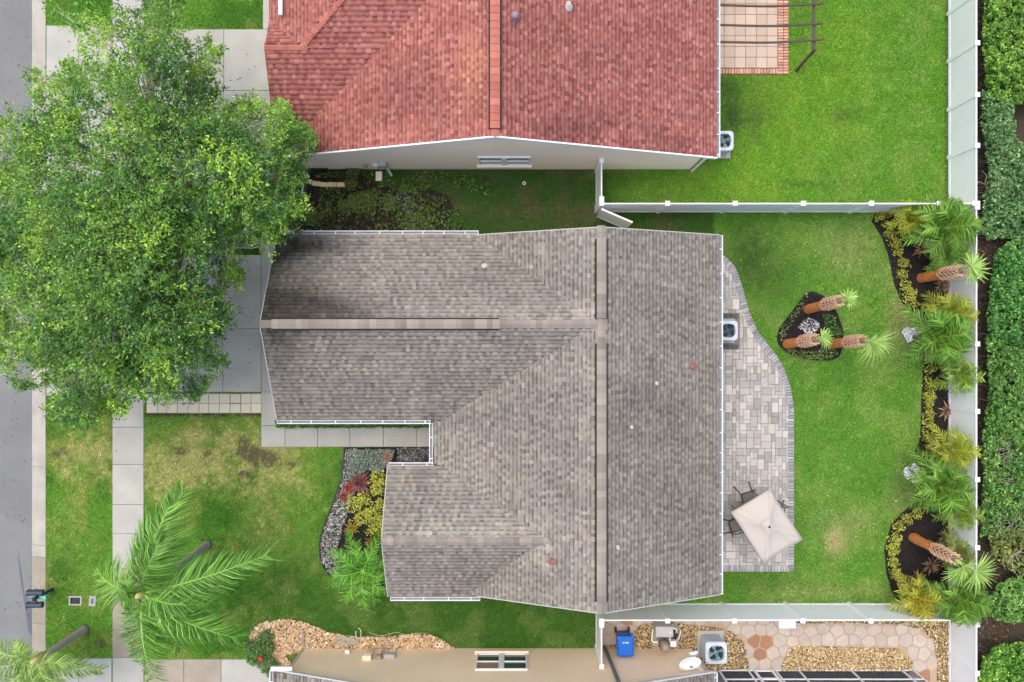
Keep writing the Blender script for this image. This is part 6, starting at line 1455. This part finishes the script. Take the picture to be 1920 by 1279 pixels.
c = P(1472, 1167, .35); t = thing('pool_timer_box', 'white utility box behind the white fence on gravel', 'utility box', (c[0], c[1], 0)); MB().bbox((c[0], c[1], .3), (.62, .26, .55), b=.03).build('housing', M_pvc, t); MB().bbox((c[0], c[1], .59), (.64, .28, .03), b=.01).build('lid', M_pvc, t)
# screened pool enclosure
yE = P(0, 1256.5)[1]; en = thing('screen_enclosure', 'white framed pool screen enclosure at the lower edge', 'enclosure', (10, yE, 0))
dkp = struct(MB().prism([(7.6, yE - .06), (15.25, yE - .06), (15.25, -19), (7.6, -19)], -.1, .012).build('pool_deck', M_joint))
um2 = MB().bbox((0, 0, 0), (.29, .19, .05), b=.008).mesh('paver', M_paverdk)
for i in range(25):
    for j in range(4): inst('paver', um2, dkp, (7.8 + i * .3 + (.15 if j % 2 else 0), yE - .17 - j * .2, .012))
posts = [P(x, 1256)[0] for x in (1348, 1402, 1453, 1497, 1595, 1690, 1711)]
for x in posts: MB().box((x, yE, 1.25), (.06, .06, 2.5)).build('post', M_white, en)
for a_, b_ in zip(posts[:-1], posts[1:]):
    for z in (.03, .83, 2.52): MB().box(((a_ + b_) / 2, yE, z), (b_ - a_ - .06, .05, .05)).build('rail', M_white, en)
    MB().box(((a_ + b_) / 2, yE, 1.27), (b_ - a_ - .06, .003, 2.4)).build('screen', M_screen, en)
for x in (P(1413, 1256)[0], P(1446, 1256)[0]): MB().box((x, yE + .02, 1.1), (.10, .05, 2.1)).build('door_stile', M_white, en)
for z in (.1, .82, 2.12): MB().box(((P(1413, 0)[0] + P(1446, 0)[0]) / 2, yE + .02, z), (P(1446, 0)[0] - P(1413, 0)[0] - .1, .045, .10)).build('door_rail', M_white, en)
MB().box((posts[-1], (yE - 19) / 2, 2.52), (.05, abs(yE + 19), .05)).build('beam', M_white, en)

# fallen leaves on the pavement and drive under the oak, specks on the street
lx = np.concatenate([rng.uniform(60, 490, 380), rng.uniform(5, 60, 160), rng.uniform(212, 268, 14)]); ly = np.concatenate([rng.normal(430, 230, 380), rng.uniform(0, 1200, 160), rng.uniform(780, 1230, 14)])
lz = np.where(lx < 57, Z_ST + .006, np.where(lx < 86, -.01, .03)); kk = (keepout((lx - 960) / 49, (639.5 - ly) / 49) | (lx < 86)) & (lx < 490); lx, ly, lz = lx[kk], ly[kk], lz[kk]
C = np.stack([(lx - 960) / 49, (639.5 - ly) / 49, lz], 1); pal = np.array([S(96, 84, 50), S(70, 60, 44), S(120, 110, 60), S(60, 54, 46)])
V, Fq, c = leafquads(C, .075 * rng.uniform(.6, 1.3, len(C)), .04, pal[rng.integers(0, 4, len(C))], up=3.0)
npmesh('leaf_litter', V, Fq, M_leaf, None, colr=c, kind='stuff')
